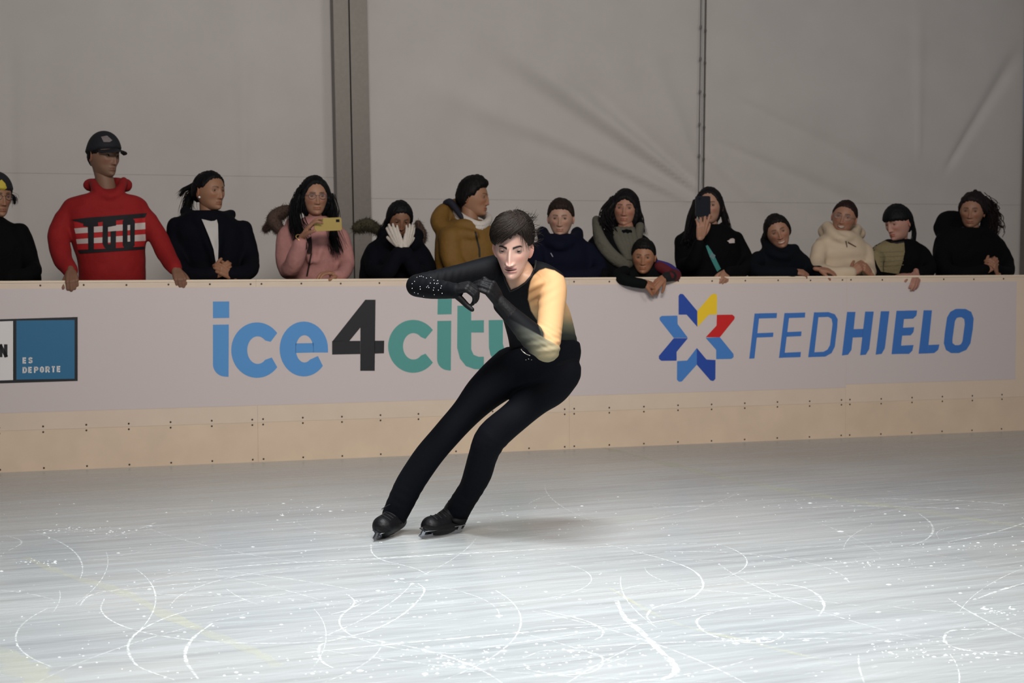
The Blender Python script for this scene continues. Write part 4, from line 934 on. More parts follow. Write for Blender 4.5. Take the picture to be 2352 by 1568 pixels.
# boy in navy, facing the camera
spectator(dict(label='boy in a navy jacket with short brown hair, just right of the skater', head=dict(at=(1288, 502, .34), size=.238, rot=(-4, 6, 1), face=dict(skin=(208, 160, 136), open=.9, wide=1.06, ear_out=1.3, nose=.8),
    hair=dict(line=SHORT, th=.010, col=(38, 28, 24), extra=lambda d, P, az: .010 * sstep(.2, .8, d[:, 2]))),
    neck=(1288, 555), depth=.14, rows=[(545, 1245, 1332), (560, 1232, 1352), (590, 1226, 1368), (620, 1222, 1380), (640, 1220, 1384)], jmat=navy,
    arms=[dict(pts=[(1352, 575, .32, .058), (1378, 620, .20, .054), (1340, 634, .08, .045), (1290, 634, .06, .042)]), dict(pts=[(1236, 575, .32, .058), (1230, 620, .20, .054), (1260, 634, .08, .045)])],
    collar=[dict(pts=[(1246, 535, .42, .045), (1256, 552, .30, .042), (1288, 564, .22, .040), (1318, 552, .30, .042), (1326, 535, .42, .045)])],
    more=[dec('badge', *Z4, [[(335, 945), (345, 945), (370, 990), (360, 992)]], mat('badge_grey', (150, 150, 165), .6), .003)]))

# woman with long dark hair and grey green scarf
spectator(dict(label='woman with long dark hair and a grey green scarf, behind the small boy', head=dict(at=(1436, 480, .40), size=.245, rot=(-4, 2, 2), face=dict(skin=(196, 138, 112), open=.8),
    hair=dict(line=[(0, .062), (20, .052), (38, .034), (54, .0), (62, -.06), (70, -.11), (180, -.12)], th=.016, col=(16, 13, 14), extra=lambda d, P, az: .014 * sstep(-.3, .5, -d[:, 2]), locks=[dict(pts=[(1412, 460, .40), (1390, 490, .38), (1392, 515, .34), (1405, 535, .29)], n=30, sp=.026, r0=.026, r1=.008), dict(pts=[(1462, 470, .42), (1470, 505, .40), (1468, 535, .32)], n=26, sp=.018, r0=.022, r1=.008), dict(pts=[(1470, 500, .44), (1482, 540, .42)], n=6, sp=.01, r0=.008, r1=.003)])),
    neck=(1438, 535), depth=.13, rows=[(535, 1375, 1470), (548, 1356, 1490), (580, 1350, 1496), (640, 1354, 1496)], jmat=black_c,
    arms=[dict(pts=[(1368, 562, .38, .056), (1362, 610, .30, .052), (1385, 632, .14, .045)]), dict(pts=[(1480, 565, .42, .056), (1500, 615, .40, .050)])],
    more=[localmesh('scarf', lambda mb, tf, M: ([mb.tube([B(1370, 505 + 4 * i, .46 - .01 * i), B(1378, 545 + 5 * i, .28), B(1408, 585 + 4 * i, .22), B(1440, 602 + 3 * i, .22), B(1470, 580, .25)], [.030, .036, .036, .032, .02], 12, 4) for i in range(3)], [mb.tube([B(1410 + 10 * i, 530, .30), B(1425 + 8 * i, 560, .22), B(1440 + 4 * i, 592, .20)], [.03, .03, .02], 12, 4) for i in range(5)], mb.tube([B(1470, 520, .32), B(1462, 560, .24), B(1455, 590, .22)], .03, 12, 4)), mat('greygreen_scarf', (88, 86, 76), .95, bump=.6, bscale=60), 'grey green scarf')]))

# small boy hanging his hands over the boards
spectator(dict(label='small boy leaning over the boards with a red and blue striped sleeve', head=dict(at=(1478, 590, .16), size=.222, rot=(-2, 8, 2), face=dict(skin=(186, 128, 94), open=.95, wide=1.05, ear_out=1.3, nose=.8),
    hair=dict(line=SHORT, th=.008, col=(16, 14, 12), extra=lambda d, P, az: .008 * sstep(.2, .8, d[:, 2]))),
    d=.22, neck=(1480, 634), depth=.10, rows=[(618, 1440, 1520), (630, 1425, 1535), (645, 1425, 1535), (680, 1430, 1530)], jmat=mat('dark_green_black', (9, 13, 14), .85, spec=.12, bump=.3),
    arms=[dict(pts=[(1436, 622, .12, .036), (1415, 632, .05, .036), (1440, 644, -.03, .038), (1478, 652, -.055, .034)])],
    hands=[dict(w=(1478, 648, -.06), to=(1520, 662, -.05), palm=(.1, -.7, -.6), side=-1, size=.150, curl=(.35, .5, .3)), dict(w=(1526, 636, -.05), to=(1496, 664, -.075), palm=(-.3, -.7, -.4), side=1, size=.150, curl=(.35, .4, .3))],
    more=[localmesh('sleeve', lambda mb, tf, M: mb.tube([B(1516, 612, .16), B(1546, 628, .10), B(1552, 634, .02), B(1538, 634, -.04)], [.040, .042, .036, .028], 14, 4), mat('maroon_sleeve', (88, 14, 24), .85, bump=.3), 'maroon sleeve'),
        localmesh('sleeve_stripe', lambda mb, tf, M: mb.tube([B(1512, 602, .16), B(1536, 610, .12), B(1558, 624, .05)], [.016, .018, .012], 10, 4), mat('blue_stripe', (44, 34, 110), .85), 'blue sleeve stripe'),
        localmesh('cuff', lambda mb, tf, M: mb.tube([B(1543, 634, -.02), B(1530, 636, -.045)], [.034, .032], 14), mat('black_rib', (14, 14, 16), .9), 'black cuff')]))

# woman with the black phone
spectator(dict(label='woman filming with a black phone, long dark hair, teal strap across her dark jacket', head=dict(at=(1629, 474, .36), size=.25, rot=(-6, 2, -2), face=dict(skin=(196, 146, 120), open=.8),
    hair=dict(line=[(0, .082), (25, .076), (42, .050), (60, .0), (72, -.07), (80, -.11), (180, -.12)], th=.010, col=(17, 14, 15), locks=[dict(pts=[(1600, 465, .36), (1588, 500, .34), (1582, 535, .28), (1580, 552, .24)], n=30, sp=.020, r0=.024, r1=.008), dict(pts=[(1656, 465, .38), (1666, 500, .36), (1672, 535, .30)], n=26, sp=.016, r0=.022, r1=.008)])),
    neck=(1632, 535), depth=.14, rows=[(522, 1590, 1672), (535, 1564, 1692), (565, 1556, 1700), (600, 1554, 1706), (640, 1556, 1706)], jmat=black_c,
    arms=[dict(pts=[(1568, 555, .34, .058), (1572, 605, .26, .058), (1592, 600, .12, .052), (1606, 560, .05, .040)]), dict(pts=[(1690, 550, .34, .056), (1715, 600, .28, .052), (1706, 622, .12, .045), (1672, 624, .04, .036)])],
    collar=[dict(pts=[(1600, 520, .40, .035), (1615, 540, .26, .03), (1650, 542, .26, .03), (1662, 520, .40, .035)])],
    hands=[dict(w=(1608, 548, .04), to=(1616, 500, .0), palm=(.1, .0, -1), side=-1, size=.175, curl=(.25, .35, .3), spread=.22, fingers=[(.1, .2, .2), (.2, .4, .3), (.3, .5, .4), (.4, .6, .4)], fore=(1600, 570, .06)), dict(w=(1668, 624, .05), to=(1658, 652, -.03), palm=(-.1, -.4, -1), side=-1, size=.165, curl=(.85, 1.1, .6), tdir=(.8, .5, .2), fat=1.35)],
    more=[dec('logo_patch', *Z5, [[(888, 800), (915, 790), (925, 775), (960, 768), (980, 780), (980, 825), (915, 828), (908, 812)]], wprint, .004, 'white half dome logo'),
        dec('strap', *Z5, [[(632, 860), (655, 848), (722, 950), (815, 1135), (770, 1170), (680, 990)]], mat('teal_strap', (52, 128, 122), .7), .005, 'teal strap'), dec('buckle', *Z5, [[(678, 990), (705, 940), (750, 975), (725, 1025)]], mat('buckle', (130, 160, 165), .3, .5), .008)]))
phone('phone', 'black phone held upright in front of her face by the woman filming', [(1597, 450), (1631, 450), (1633, 497), (1596, 497)], .012, (26, 28, 36), (-.45, -.72, .008, .008))

# smiling girl leaning on her arms
spectator(dict(label='smiling girl in a dark coat leaning on her folded arms, left of the cream jacket', garment='coat', head=dict(at=(1786, 532, .26), size=.235, rot=(4, 8, -17), face=dict(skin=(186, 132, 104), smile=1.0, mouth=.25, teeth=True, open=.6),
    hair=dict(line=[(0, .070), (30, .064), (52, .044), (68, .0), (84, -.03), (100, -.05), (180, -.075)], th=.012, col=(20, 15, 14), locks=[dict(pts=[(1765, 520, .34), (1757, 545, .34), (1758, 565, .30)], n=18, sp=.014, r0=.018, r1=.006)])),
    d=.30, neck=(1796, 590), rows=[(568, 1756, 1828), (582, 1738, 1844), (600, 1728, 1854), (640, 1724, 1856)], jmat=mat('blue_black_coat', (9, 13, 20), .85, spec=.12, bump=.3),
    arms=[dict(pts=[(1742, 595, .28, .058), (1730, 622, .16, .054), (1775, 626, .05, .046), (1822, 626, .02, .038)]), dict(pts=[(1842, 600, .28, .054), (1860, 622, .20, .048), (1880, 622, .10, .040)])],
    collar=[dict(pts=[(1758, 552, .36, .040), (1772, 580, .22, .038), (1806, 590, .18, .034), (1826, 570, .26, .035)])],
    hands=[dict(w=(1822, 624, .02), to=(1850, 626, .01), palm=(0, -.8, -.5), side=1, size=.155, curl=(.5, .8, .5)), dict(w=(1880, 618, .06), to=(1908, 622, .03), palm=(0, -.8, -.4), side=-1, size=.155, curl=(.4, .7, .5))],
    more=[]))

# laughing woman in the cream jacket
cream = mat('cream_puffer', (196, 178, 154), .7, bump=.35, bscale=14, vary=.04)
spectator(dict(label='laughing woman in a cream puffer jacket and clear glasses, hands clasped', head=dict(at=(1939, 500, .33), size=.238, rot=(-6, 2, 12), face=dict(skin=(186, 132, 104), smile=.9, mouth=1.0, teeth=True, open=.55),
    hair=dict(line=[(0, .074), (30, .068), (52, .050), (70, .022), (84, .018), (100, .0), (118, -.03), (180, -.06)], th=.008, col=(38, 24, 22), extra=lambda d, P, az: .012 * sstep(.3, .9, d[:, 1]))),
    neck=(1938, 552), depth=.15, rows=[(538, 1895, 1965), (550, 1878, 1982), (575, 1868, 1992), (605, 1866, 1998), (640, 1864, 2000)], jmat=cream, wr=.012, wsc=15, wst=(.5, .5, 2.2),
    arms=[dict(pts=[(1884, 570, .30, .062), (1876, 612, .22, .060), (1905, 628, .10, .054), (1955, 626, .05, .042)]), dict(pts=[(1984, 575, .30, .060), (1996, 615, .22, .056), (1996, 628, .10, .046)])],
    collar=[dict(pts=[(1900, 520, .40, .038), (1912, 538, .28, .034), (1936, 552, .22, .026), (1958, 545, .28, .032), (1968, 525, .40, .038)]), dict(pts=[(1894, 532, .44, .05), (1940, 532, .50, .05), (1972, 536, .44, .05)])],
    hands=[dict(w=(1955, 630, .05), to=(1984, 602, .03), palm=(.6, -.1, -.8), side=1, size=.165, curl=(.7, .9, .6)), dict(w=(2000, 630, .06), to=(1980, 604, .03), palm=(-.6, -.1, -.8), side=-1, size=.165, curl=(.7, .9, .6))],
    more=[glasses((150, 140, 135)), dec('zip', *Z6, [[(538, 590), (550, 590), (560, 650), (552, 655)], [(565, 595), (650, 645), (645, 652), (565, 612)]], mat('zip_brown', (84, 68, 58), .6), .004)]))

# person with the bowl cut looking left
spectator(dict(label='person with a black bowl cut looking left, pale knitted sweater under a dark jacket', head=dict(at=(2063, 512, .30), size=.24, rot=(-40, 14, -4), face=dict(skin=(206, 150, 132), open=.5, nose=.85, lip=(150, 50, 50)),
    hair=dict(line=[(-180, -.06), (-120, -.04), (-100, .005), (-80, .012), (-60, .018), (0, .030), (45, .026), (66, .016), (80, .012), (100, .010), (112, -.03), (150, -.075), (180, -.075)], th=.019, col=(11, 13, 16), locks=[dict(pts=[(2095, 510, .36), (2100, 535, .37), (2096, 560, .34)], n=18, sp=.010, r0=.014, r1=.004)])),
    neck=(2066, 565), rows=[(556, 2030, 2106), (566, 2008, 2124), (590, 1998, 2136), (615, 2000, 2140), (640, 2002, 2140)], jmat=black_c,
    arms=[dict(pts=[(2120, 585, .28, .056), (2136, 618, .18, .050), (2112, 628, .07, .038)]), dict(pts=[(2012, 590, .28, .054), (2014, 625, .18, .048)])],
    hands=[dict(w=(2104, 626, .05), to=(2104, 652, -.03), palm=(0, -.3, -1), side=-1, size=.165, curl=(.25, .5, .4), spread=.02), dict(w=(2088, 632, .07), to=(2058, 632, .05), palm=(0, -1, 0), side=1, size=.16, curl=(.2, .3, .2))],
    more=[dec('sweater', *Z6, [[(800, 670), (860, 620), (940, 585), (1000, 610), (1080, 612), (1135, 598), (1142, 700), (1120, 800), (1080, 925), (900, 900), (860, 830)]], mat('knit_cream', (138, 126, 92), .95, bump=.9, bscale=110, stretch=(1, 1, 2.5), vary=.12), .014, 'pale knitted sweater'),
        dec('choker', *Z6, [[(998, 590), (1060, 602), (1135, 590), (1135, 602), (1060, 615), (1000, 602)]], mat('choker_black', (12, 12, 14), .6), .02)] +
        [dec('knit_row', *Z6, [[(890, 700 + 48 * i), (1130, 690 + 46 * i), (1130, 698 + 46 * i), (890, 708 + 48 * i)]], mat('knit_grey', (112, 102, 78), .95), .016, 'grey knitted row') for i in range(4)]))

# woman with curly hair
spectator(dict(label='woman with curly dark hair in a black hooded jacket, hands clasped, rightmost spectator', head=dict(at=(2232, 486, .38), size=.248, rot=(-6, 4, 3), face=dict(skin=(178, 126, 98), open=.75, smile=.4),
    hair=dict(line=[(0, .074), (30, .068), (50, .050), (66, .012), (84, -.01), (180, -.08)], th=.010, col=(28, 18, 20), curl=.004, wave=.006, extra=lambda d, P, az: .018 * gs(az - 110, 50) + .008 * sstep(.2, .9, d[:, 2]), locks=[dict(pts=[(2262, 466, .40), (2276, 495, .40), (2272, 520, .38), (2264, 545, .34)], n=70, sp=.030, r0=.016, r1=.006), dict(pts=[(2252, 456, .42), (2272, 478, .44), (2276, 505, .44), (2272, 535, .40)], n=70, sp=.026, r0=.016, r1=.005), dict(pts=[(2248, 462, .42), (2268, 468, .46), (2284, 480, .48)], n=24, sp=.018, r0=.014, r1=.006), dict(pts=[(2280, 500, .44), (2296, 518, .44), (2302, 522, .44)], n=8, sp=.008, r0=.006, r1=.002)])),
    neck=(2232, 545), depth=.15, rows=[(530, 2170, 2275), (545, 2152, 2296), (575, 2146, 2304), (610, 2150, 2308), (640, 2154, 2308)], jmat=black_c,
    arms=[dict(pts=[(2165, 565, .34, .062), (2170, 618, .20, .058), (2215, 630, .06, .050), (2262, 618, .02, .040)]), dict(pts=[(2290, 562, .34, .060), (2312, 606, .24, .056), (2310, 628, .10, .050), (2288, 618, .03, .040)])],
    collar=[dict(pts=[(2206, 500, .44, .050), (2176, 505, .44, .070), (2168, 530, .40, .070), (2200, 545, .30, .045), (2225, 560, .22, .024)]), dict(pts=[(2190, 530, .42, .07), (2240, 535, .46, .06)]), dict(pts=[(2262, 500, .42, .034), (2258, 535, .30, .032), (2245, 558, .24, .022)])],
    hands=[dict(w=(2264, 622, .02), to=(2292, 598, -.01), palm=(.5, .2, -.8), side=1, size=.165, curl=(.6, .9, .6)), dict(w=(2292, 628, .02), to=(2280, 592, -.02), palm=(-.6, -.1, -.8), side=-1, size=.165, curl=(.6, .8, .6))],
    more=[localmesh('neck_scarf', lambda mb, tf, M: mb.tube([B(2212, 528, .34), B(2222, 546, .27), B(2234, 554, .25), B(2246, 546, .27), B(2254, 530, .34)], .022, 12, 4), mat('scarf_grey', (60, 56, 62), .9, bump=.5, bscale=60), 'grey scarf')]))

# ------------------------------------------------------------------ the skater
def pip(pt, poly):
    x, y = pt; r = False
    for (x0, y0), (x1, y1) in zip(poly, poly[1:] + poly[:1]):
        if (y0 > y) != (y1 > y) and x < (x1 - x0) * (y - y0) / (y1 - y0) + x0: r = not r
    return r
def px(n, y): return n * y / FPX
def segd(P, a, b_, ra, rb):
    d = b_ - a; t = np.clip((P - a) @ d / (d @ d), 0, 1); return np.linalg.norm(P - (a + t[:, None] * d), axis=1) - (ra + (rb - ra) * t), t
def build_skater():
    root = thing('person', 'figure skater in a black and nude costume leaning into a curve on the ice', 'person', (-.45, 6.45, 0))
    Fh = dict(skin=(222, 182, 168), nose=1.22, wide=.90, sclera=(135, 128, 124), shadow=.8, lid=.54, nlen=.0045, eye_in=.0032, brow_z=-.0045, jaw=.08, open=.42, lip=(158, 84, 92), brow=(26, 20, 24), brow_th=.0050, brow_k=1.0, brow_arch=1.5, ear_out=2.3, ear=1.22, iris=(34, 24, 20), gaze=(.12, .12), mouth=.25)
    HC = np.array(W(1178, 570, 6.08)); tf, M = head_frame(HC, -7, 14, 1, .246); k = .246 / .235
    body = MB(); hm = sculpt(7, Fh); hm.v = [tf(x) for x in hm.v]; body.merge(hm); sk = np.array(lin((222, 176, 146)))
    sk0 = np.array(lin(Fh['skin'])) * .93
    sec = [(1240, 868, 6.42, 90, .115, -12), (1250, 822, 6.40, 84, .112, -12), (1247, 785, 6.36, 78, .102, -8), (1238, 745, 6.30, 79, .108, -2), (1226, 705, 6.24, 82, .112, 4), (1214, 670, 6.19, 80, .105, 9), (1204, 642, 6.17, 68, .088, 12), (1197, 622, 6.16, 40, .060, 12)]
    def ring(u, v, y, hw, dep, tl, sh=0.0):
        a = math.radians(tl); ax = RT * math.cos(a) - UP * math.sin(a); fwd = np.array([0, 1.0, -.25]); fwd -= ax * (fwd @ ax); return (np.array(W(u, v, y)), ax * (px(hw, y) - sh), norm(fwd) * (dep - sh))
    # chest and neck skin
    body.loft([ring(*s, .006) for s in sec], 32, 4, sk)
    nk = [tf([.0, .025, -.02]), tf([.004, .035, -.075]), np.array(W(1197, 628, 6.15)), np.array(W(1203, 652, 6.20))]
    q = MB(); q.tube(nk, [.052, .053, .055, .060], 22, 5, .95, side=RT)
    a1 = np.array(W(1192, 664, 6.055)); 
    q.loft([ring(*s, .006) for s in sec[3:]], 32, 4)
    nm = remesh(q, .0045, 5, .6); from_mesh(body, nm, sk)
    for pts, rr in (([(1275, 655, 6.16), (1258, 805, 5.98), (1150, 702, 6.0)], [.036, .034, .024]), ([(1140, 615, 6.2), (955, 656, 6.12), (1045, 668, 5.90)], [.036, .034, .024]), ([(1270, 865, 6.44), (1130, 1003, 6.28), (1100, 1085, 6.38), (1050, 1180, 6.5)], [.06, .04, .03, .025]), ([(1178, 855, 6.42), (1028, 995, 6.38), (945, 1105, 6.42), (906, 1184, 6.46)], [.06, .04, .03, .025])):
        body.tube([np.array(W(*p)) for p in pts], rr, 12, 4, col=sk)
    body.loft([ring(1240, 868, 6.42, 70, .08, -12), ring(1235, 900, 6.42, 55, .07, -12)], 20, 2, sk)
    link('body', body.mesh(), mat('skater_skin', attr=True, rough=.42, bump=.04, bscale=260, sss=.12), root)
    # costume top
    c = MB(); c.loft([ring(*s) for s in sec], 40, 4)
    L0, L1, L2 = (np.array(W(*p)) for p in ((1268, 662, 6.16), (1257, 800, 5.98), (1150, 702, 6.00)))
    c.tube([np.array(W(1240, 640, 6.17)), L0 + [0, 0, .01], L0 * .55 + L1 * .45 + [.004, 0, 0], L1], [.052, .060, .054, .050], 22, 5)
    c.tube([L1 + [0, 0, -.006], L1 * .7 + L2 * .3 + [0, 0, -.008], L1 * .3 + L2 * .7, L2], [.052, .054, .040, .031], 22, 5)
    R0, R1, R2 = (np.array(W(*p)) for p in ((1150, 616, 6.19), (958, 655, 6.10), (1048, 668, 5.88)))
    c.tube([np.array(W(1180, 628, 6.18)), R0, R0 * .5 + R1 * .5 + [0, 0, .004], R1], [.052, .060, .048, .046], 22, 5)
    c.tube([R1 + [0.0, -.01, -.002], R1 * .6 + R2 * .4 - ZZ * .004, R2], [.046, .043, .031], 22, 5)
    c.tube([np.array(W(1150, 640, 6.19)), np.array(W(1185, 700, 6.22))], [.05, .06], 18, 3)
    c.tube([np.array(W(1212, 618, 6.17)), np.array(W(1246, 627, 6.17)), np.array(W(1274, 643, 6.17))], [.040, .045, .044], 20, 4)
    cm = remesh(c, .0034, 14, .7)
    # folds: at the armpit, the bent elbow and the waist
    P = vco(cm); nn = np.empty(len(P) * 3); cm.vertices.foreach_get('normal', nn); nn = nn.reshape(-1, 3)
    UV = np.array([proj(p) for p in P]); U, V_ = UV.T
    dF, tF = segd(P, L1, L2, .052, .031); dU, tU = segd(P, L0, L1, .06, .05)
    w1 = gs(U - 1232, 34) * gs(V_ - 668, 34); fold = np.sin((V_ + .55 * U) * .27 + .5 * hnoise(P, 25, 2)) * w1 * .0034
    w2 = gs(U - 1262, 30) * gs(V_ - 775, 26); fold += np.sin((V_ - .6 * U) * .5) * w2 * .0014
    w3 = gs(V_ - 800, 30) * (U > 1180); fold += np.sin((V_ + .15 * U) * .35 + hnoise(P, 20, 3)) * w3 * .0016
    w4 = gs(U - 1010, 60) * gs(V_ - 640, 30); fold += np.sin((U + .2 * V_) * .38) * w4 * .0012
    P2 = P + nn * fold[:, None]; cm.vertices.foreach_set('co', P2.ravel()); cm.update()
    NU = np.array(lin((204, 161, 116))); BK = np.array(lin((6, 7, 12)))
    def grad(x, stops):
        xs = [s[0] for s in stops]; cs = np.array([lin(s[1]) for s in stops]); return np.stack([np.interp(x, xs, cs[:, i]) for i in range(3)], 1)
    seam = np.interp(V_, [600, 622, 632, 645, 663, 687, 714, 736, 800], [1234, 1232, 1226, 1219, 1215, 1213, 1220, 1234, 1252])
    nudeside = sstep(-1.5, 1.5, U - seam) * sstep(-1.5, 1.5, V_ - np.interp(U, [1215, 1224, 1238, 1253, 1274, 1294, 1305], [652, 634, 621, 616, 621, 634, 650]))
    tors = grad(V_ + .10 * (1300 - U), [(690, (204, 161, 116)), (722, (186, 154, 114)), (745, (112, 108, 86)), (768, (44, 48, 44)), (800, (6, 7, 12))])
    col = BK[None] * (1 - nudeside[:, None]) + tors * nudeside[:, None]
    isU = (dU < .014) & (U > 1222) & (V_ < 812) & (V_ > 640)
    isU = isU & (P[:, 1] < 6.2 + .03)
    ku = (sstep(.016, .006, dU) * isU)[:, None]; col = col * (1 - ku) + NU[None] * ku
    fa = grad(tF, [(0, (152, 141, 112)), (.10, (122, 118, 98)), (.30, (80, 82, 74)), (.60, (38, 40, 42)), (.85, (7, 8, 12))])
    kf = (sstep(.016, .006, dF) * sstep(.006, -.002, dF - dU - .004) * (P[:, 1] < 6.16) * sstep(-2, 2, V_ - (768 + .55 * (U - 1236))))[:, None]
    col = col * (1 - kf) + fa * kf; setcol(cm, col)
    # neckline
    nl = [(1150, 560), (1153, 616), (1161, 645), (1172, 669), (1190, 661), (1207, 649), (1220, 634), (1228, 617), (1231, 602), (1228, 588), (1200, 570)]
    bm = bmesh.new(); bm.from_mesh(cm)
    kill = [v for v in bm.verts if pip(UV[v.index], nl) and v.co.y < 6.17 + .03]
    bmesh.ops.delete(bm, geom=kill, context='VERTS'); full = cm.copy(); bm.to_mesh(cm); bm.free()
    top = link('costume_top', cm, mat('costume_stretch', attr=True, rough=.7, bump=.06, bscale=220, spec=.15), root)
    bv = bvh_of(full)
    edge = []
    for (ua, va), (ub, vb) in zip(nl[1:9], nl[2:10]):
        for i in range(5):
            t = i / 5; u, v = ua + (ub - ua) * t, va + (vb - va) * t; d = norm(rayd(u, v)); h = bv.ray_cast(Vector(CAM), Vector(d))
            if h[0] is not None and h[0].y < 6.3: edge.append(np.array(h[0]))
    if len(edge) > 6:
        e = MB(); e.tube(np.array(edge), .0042, 8, 1); link('neckline_band', e.mesh(), mat('band_black', (14, 14, 18), .6), root)
    # rhinestones
    smb = MB(); smb.ell((0, 0, 0), (.0021, .0021, .0021), n=8); rme = smb.mesh('rhinestone'); rme.materials.append(mat('rhinestone', (240, 240, 250), .08, .6)); rme.shade_smooth()
    for x, y in [(120, 695), (165, 652), (180, 650), (100, 715), (100, 755), (168, 740), (170, 762), (222, 668), (225, 745), (255, 710), (285, 685), (290, 712), (282, 770), (290, 808), (310, 715), (318, 690), (235, 735), (243, 748), (350, 735), (357, 797), (198, 820), (195, 657), (140, 660), (322, 712), (345, 752), (260, 662), (286, 750), (150, 800), (325, 770), (120, 790)]:
        u, v = 920 + x / 3.734, 460 + y / 3.734; d = norm(rayd(u, v)); h = bv.ray_cast(Vector(CAM), Vector(d))
        if h[0] is not None and h[0].y < 6.4:
            o = bpy.data.objects.new('rhinestone', rme); COL.objects.link(o); o.parent = root; o.matrix_parent_inverse = Matrix.Translation(-Vector(root.location)); o.location = h[0]
    # gloves
    gl = mat('glove_black', (9, 8, 12), .6, bump=.25, bscale=60, spec=.25)
    h1 = MB(); wr = np.array(W(1036, 668, 5.90)); u1 = np.array(W(1076, 656, 5.86)) - wr
    hand(h1, wr, u1, -UP * .75 + RT * .1 + FW * .45, -1, .172, spread=.06, fat=1.22, fingers=[(1.05, .9, .5), (1.0, 1.0, .5), (.95, 1.0, .5), (.8, 1.0, .5)], tdir=(.55, .25, .80), tcurl=-.2, ts=1.15)
    h1.tube([R2 + (R1 - R2) * .22, wr + norm(u1) * .01], [.034, .029], 14, 0)
    link('glove', remesh(h1, .0034, 2, .5), gl, root)
    h2 = MB(); wr = np.array(W(1150, 698, 5.995)); u2 = np.array(W(1122, 652, 5.95)) - wr
    hand(h2, wr, u2, -RT * .75 - UP * .2 + FW * .75, -1, .180, spread=.05, fat=1.22, fingers=[(1.15, .35, .3), (1.1, .40, .3), (1.0, .45, .4), (.9, .5, .5)], tdir=(.9, .25, .25), tcurl=.3)
    h2.tube([L2 + norm(L1 - L2) * .06, wr + norm(u2) * .01], [.038, .029], 14, 0)
    link('glove', remesh(h2, .0034, 2, .5), gl, root)
    # trousers
    t = MB(); t.loft([ring(1240, 800, 6.38, 93, .122, -10), ring(1240, 822, 6.40, 97, .128, -12), ring(1238, 850, 6.42, 97, .128, -14), ring(1232, 885, 6.42, 84, .12, -16)], 36, 4)
    LA = [(1178, 850, 6.42, 56), (1142, 876, 6.41, 50), (1108, 906, 6.40, 44), (1072, 946, 6.39, 36), (1028, 995, 6.38, 33), (984, 1047, 6.39, 33), (945, 1105, 6.42, 33), (923, 1148, 6.44, 32), (906, 1184, 6.46, 30)]
    LB = [(1282, 852, 6.42, 54), (1258, 885, 6.41, 52), (1227, 915, 6.37, 42), (1184, 955, 6.32, 37), (1130, 1003, 6.27, 38), (1110, 1045, 6.32, 34), (1098, 1085, 6.38, 33), (1083, 1120, 6.43, 29), (1064, 1150, 6.47, 29), (1050, 1176, 6.50, 29), (1046, 1190, 6.52, 27)]
    for lg in (LA, LB):
        t.tube([np.array(W(a, b_, y)) for a, b_, y, r in lg], [px(r, y) for a, b_, y, r in lg], 26, 4, side=RT)
    tm = remesh(t, .0068, 6, .6); P = vco(tm); nn = np.empty(len(P) * 3); tm.vertices.foreach_get('normal', nn); nn = nn.reshape(-1, 3); UV = np.array([proj(p) for p in P]); U, V_ = UV.T
    f = np.sin((V_ * .9 - .5 * U) * .30 + 3 * hnoise(P, 9, 1)) * (.0012 * gs(V_ - 1035, 16) * (U > 1080) + .0007 * gs(V_ - 1140, 30)) + .0009 * hnoise(P, 22, 7)
    tm.vertices.foreach_set('co', (P + nn * f[:, None]).ravel()); tm.update()
    link('trousers', tm, mat('trouser_stretch', (7, 9, 16), .8, bump=.1, bscale=120, spec=.12), root)
    # small clasps at the waist
    def lay(name, pts, r, m):
        o_ = []
        bvt = bvh_of(tm)
        for u, v in pts:
            d = norm(rayd(u, v)); hh = [h for h in (bv.ray_cast(Vector(CAM), Vector(d)), bvt.ray_cast(Vector(CAM), Vector(d))) if h[0] is not None]
            if hh: o_.append(np.array(min(hh, key=lambda h: h[3])[0]) - d * .002)
        e = MB()
        if len(o_) == 1: e.ell(o_[0], (r, r, r), n=10)
        elif len(o_): e.tube(np.array(o_), r, 8, 2)
        if e.n: link(name, e.mesh(), m, root)
    silver = mat('silver_clasp', (215, 210, 200), .15, .9)
    lay('waist_clasp', [(1197, 802), (1202, 808), (1209, 813), (1217, 816)], .0022, silver)
    for p in ((1208, 826), (1221, 826), (1214, 824)): lay('stud', [p], .0024, silver)
    # skates
    steel = mat('blade_steel', (178, 180, 188), .16, 1.0); bootm = mat('boot_leather', (10, 10, 14), .5, bump=.15, bscale=70, spec=.3); lacem = mat('lace_black', (20, 20, 26), .7)
    def skate(toe, heel, tr_, mid, hl, sh0, sh1, lean, fwd_n):
        g0, g1 = np.array(G(*toe)), np.array(G(*heel)); fw = norm(g0 - g1); Lb = np.linalg.norm(g0 - g1); ln = norm(lean)
        b = MB(); T_, M_, H_ = (np.array(W(*p[:3])) for p in (tr_, mid, hl))
        b.tube([T_, M_, H_], [tr_[3], mid[3], hl[3]], 20, 6, .95, side=np.cross(fw, ln)); b.tube([M_ * .35 + H_ * .65, np.array(W(*sh0[:3])), np.array(W(*sh1[:3]))], [hl[3], sh0[3], sh1[3]], 18, 5)
        b.tube([T_ * .4 + M_ * .6, np.array(W(*sh0[:3]))], [mid[3] * .9, sh0[3] * .9], 16, 4)
        bo = link('skate_boot', remesh(b, .005, 5), bootm, root)
        # sole
        s = MB(); base = (g0 + g1) / 2 + ln * .052; sd = np.cross(fw, ln)
        s.loft([(base + fw * x * Lb - ln * 0, sd * wd, ln * .006) for x, wd in ((.46, .008), (.40, .022), (.22, .029), (.0, .026), (-.25, .024), (-.38, .022), (-.44, .008))], 16, 4); sub(link('sole', s.mesh(), mat('sole_black', (9, 9, 11), .7, spec=.2)), bo)
        h_ = MB(); h_.loft([(base - fw * .33 * Lb + ln * .002, sd * .024, fw * .038), (base - fw * .30 * Lb + ln * .024, sd * .027, fw * .045)], 16, 2); sub(link('heel', h_.mesh(), MATS['sole_black']), bo)
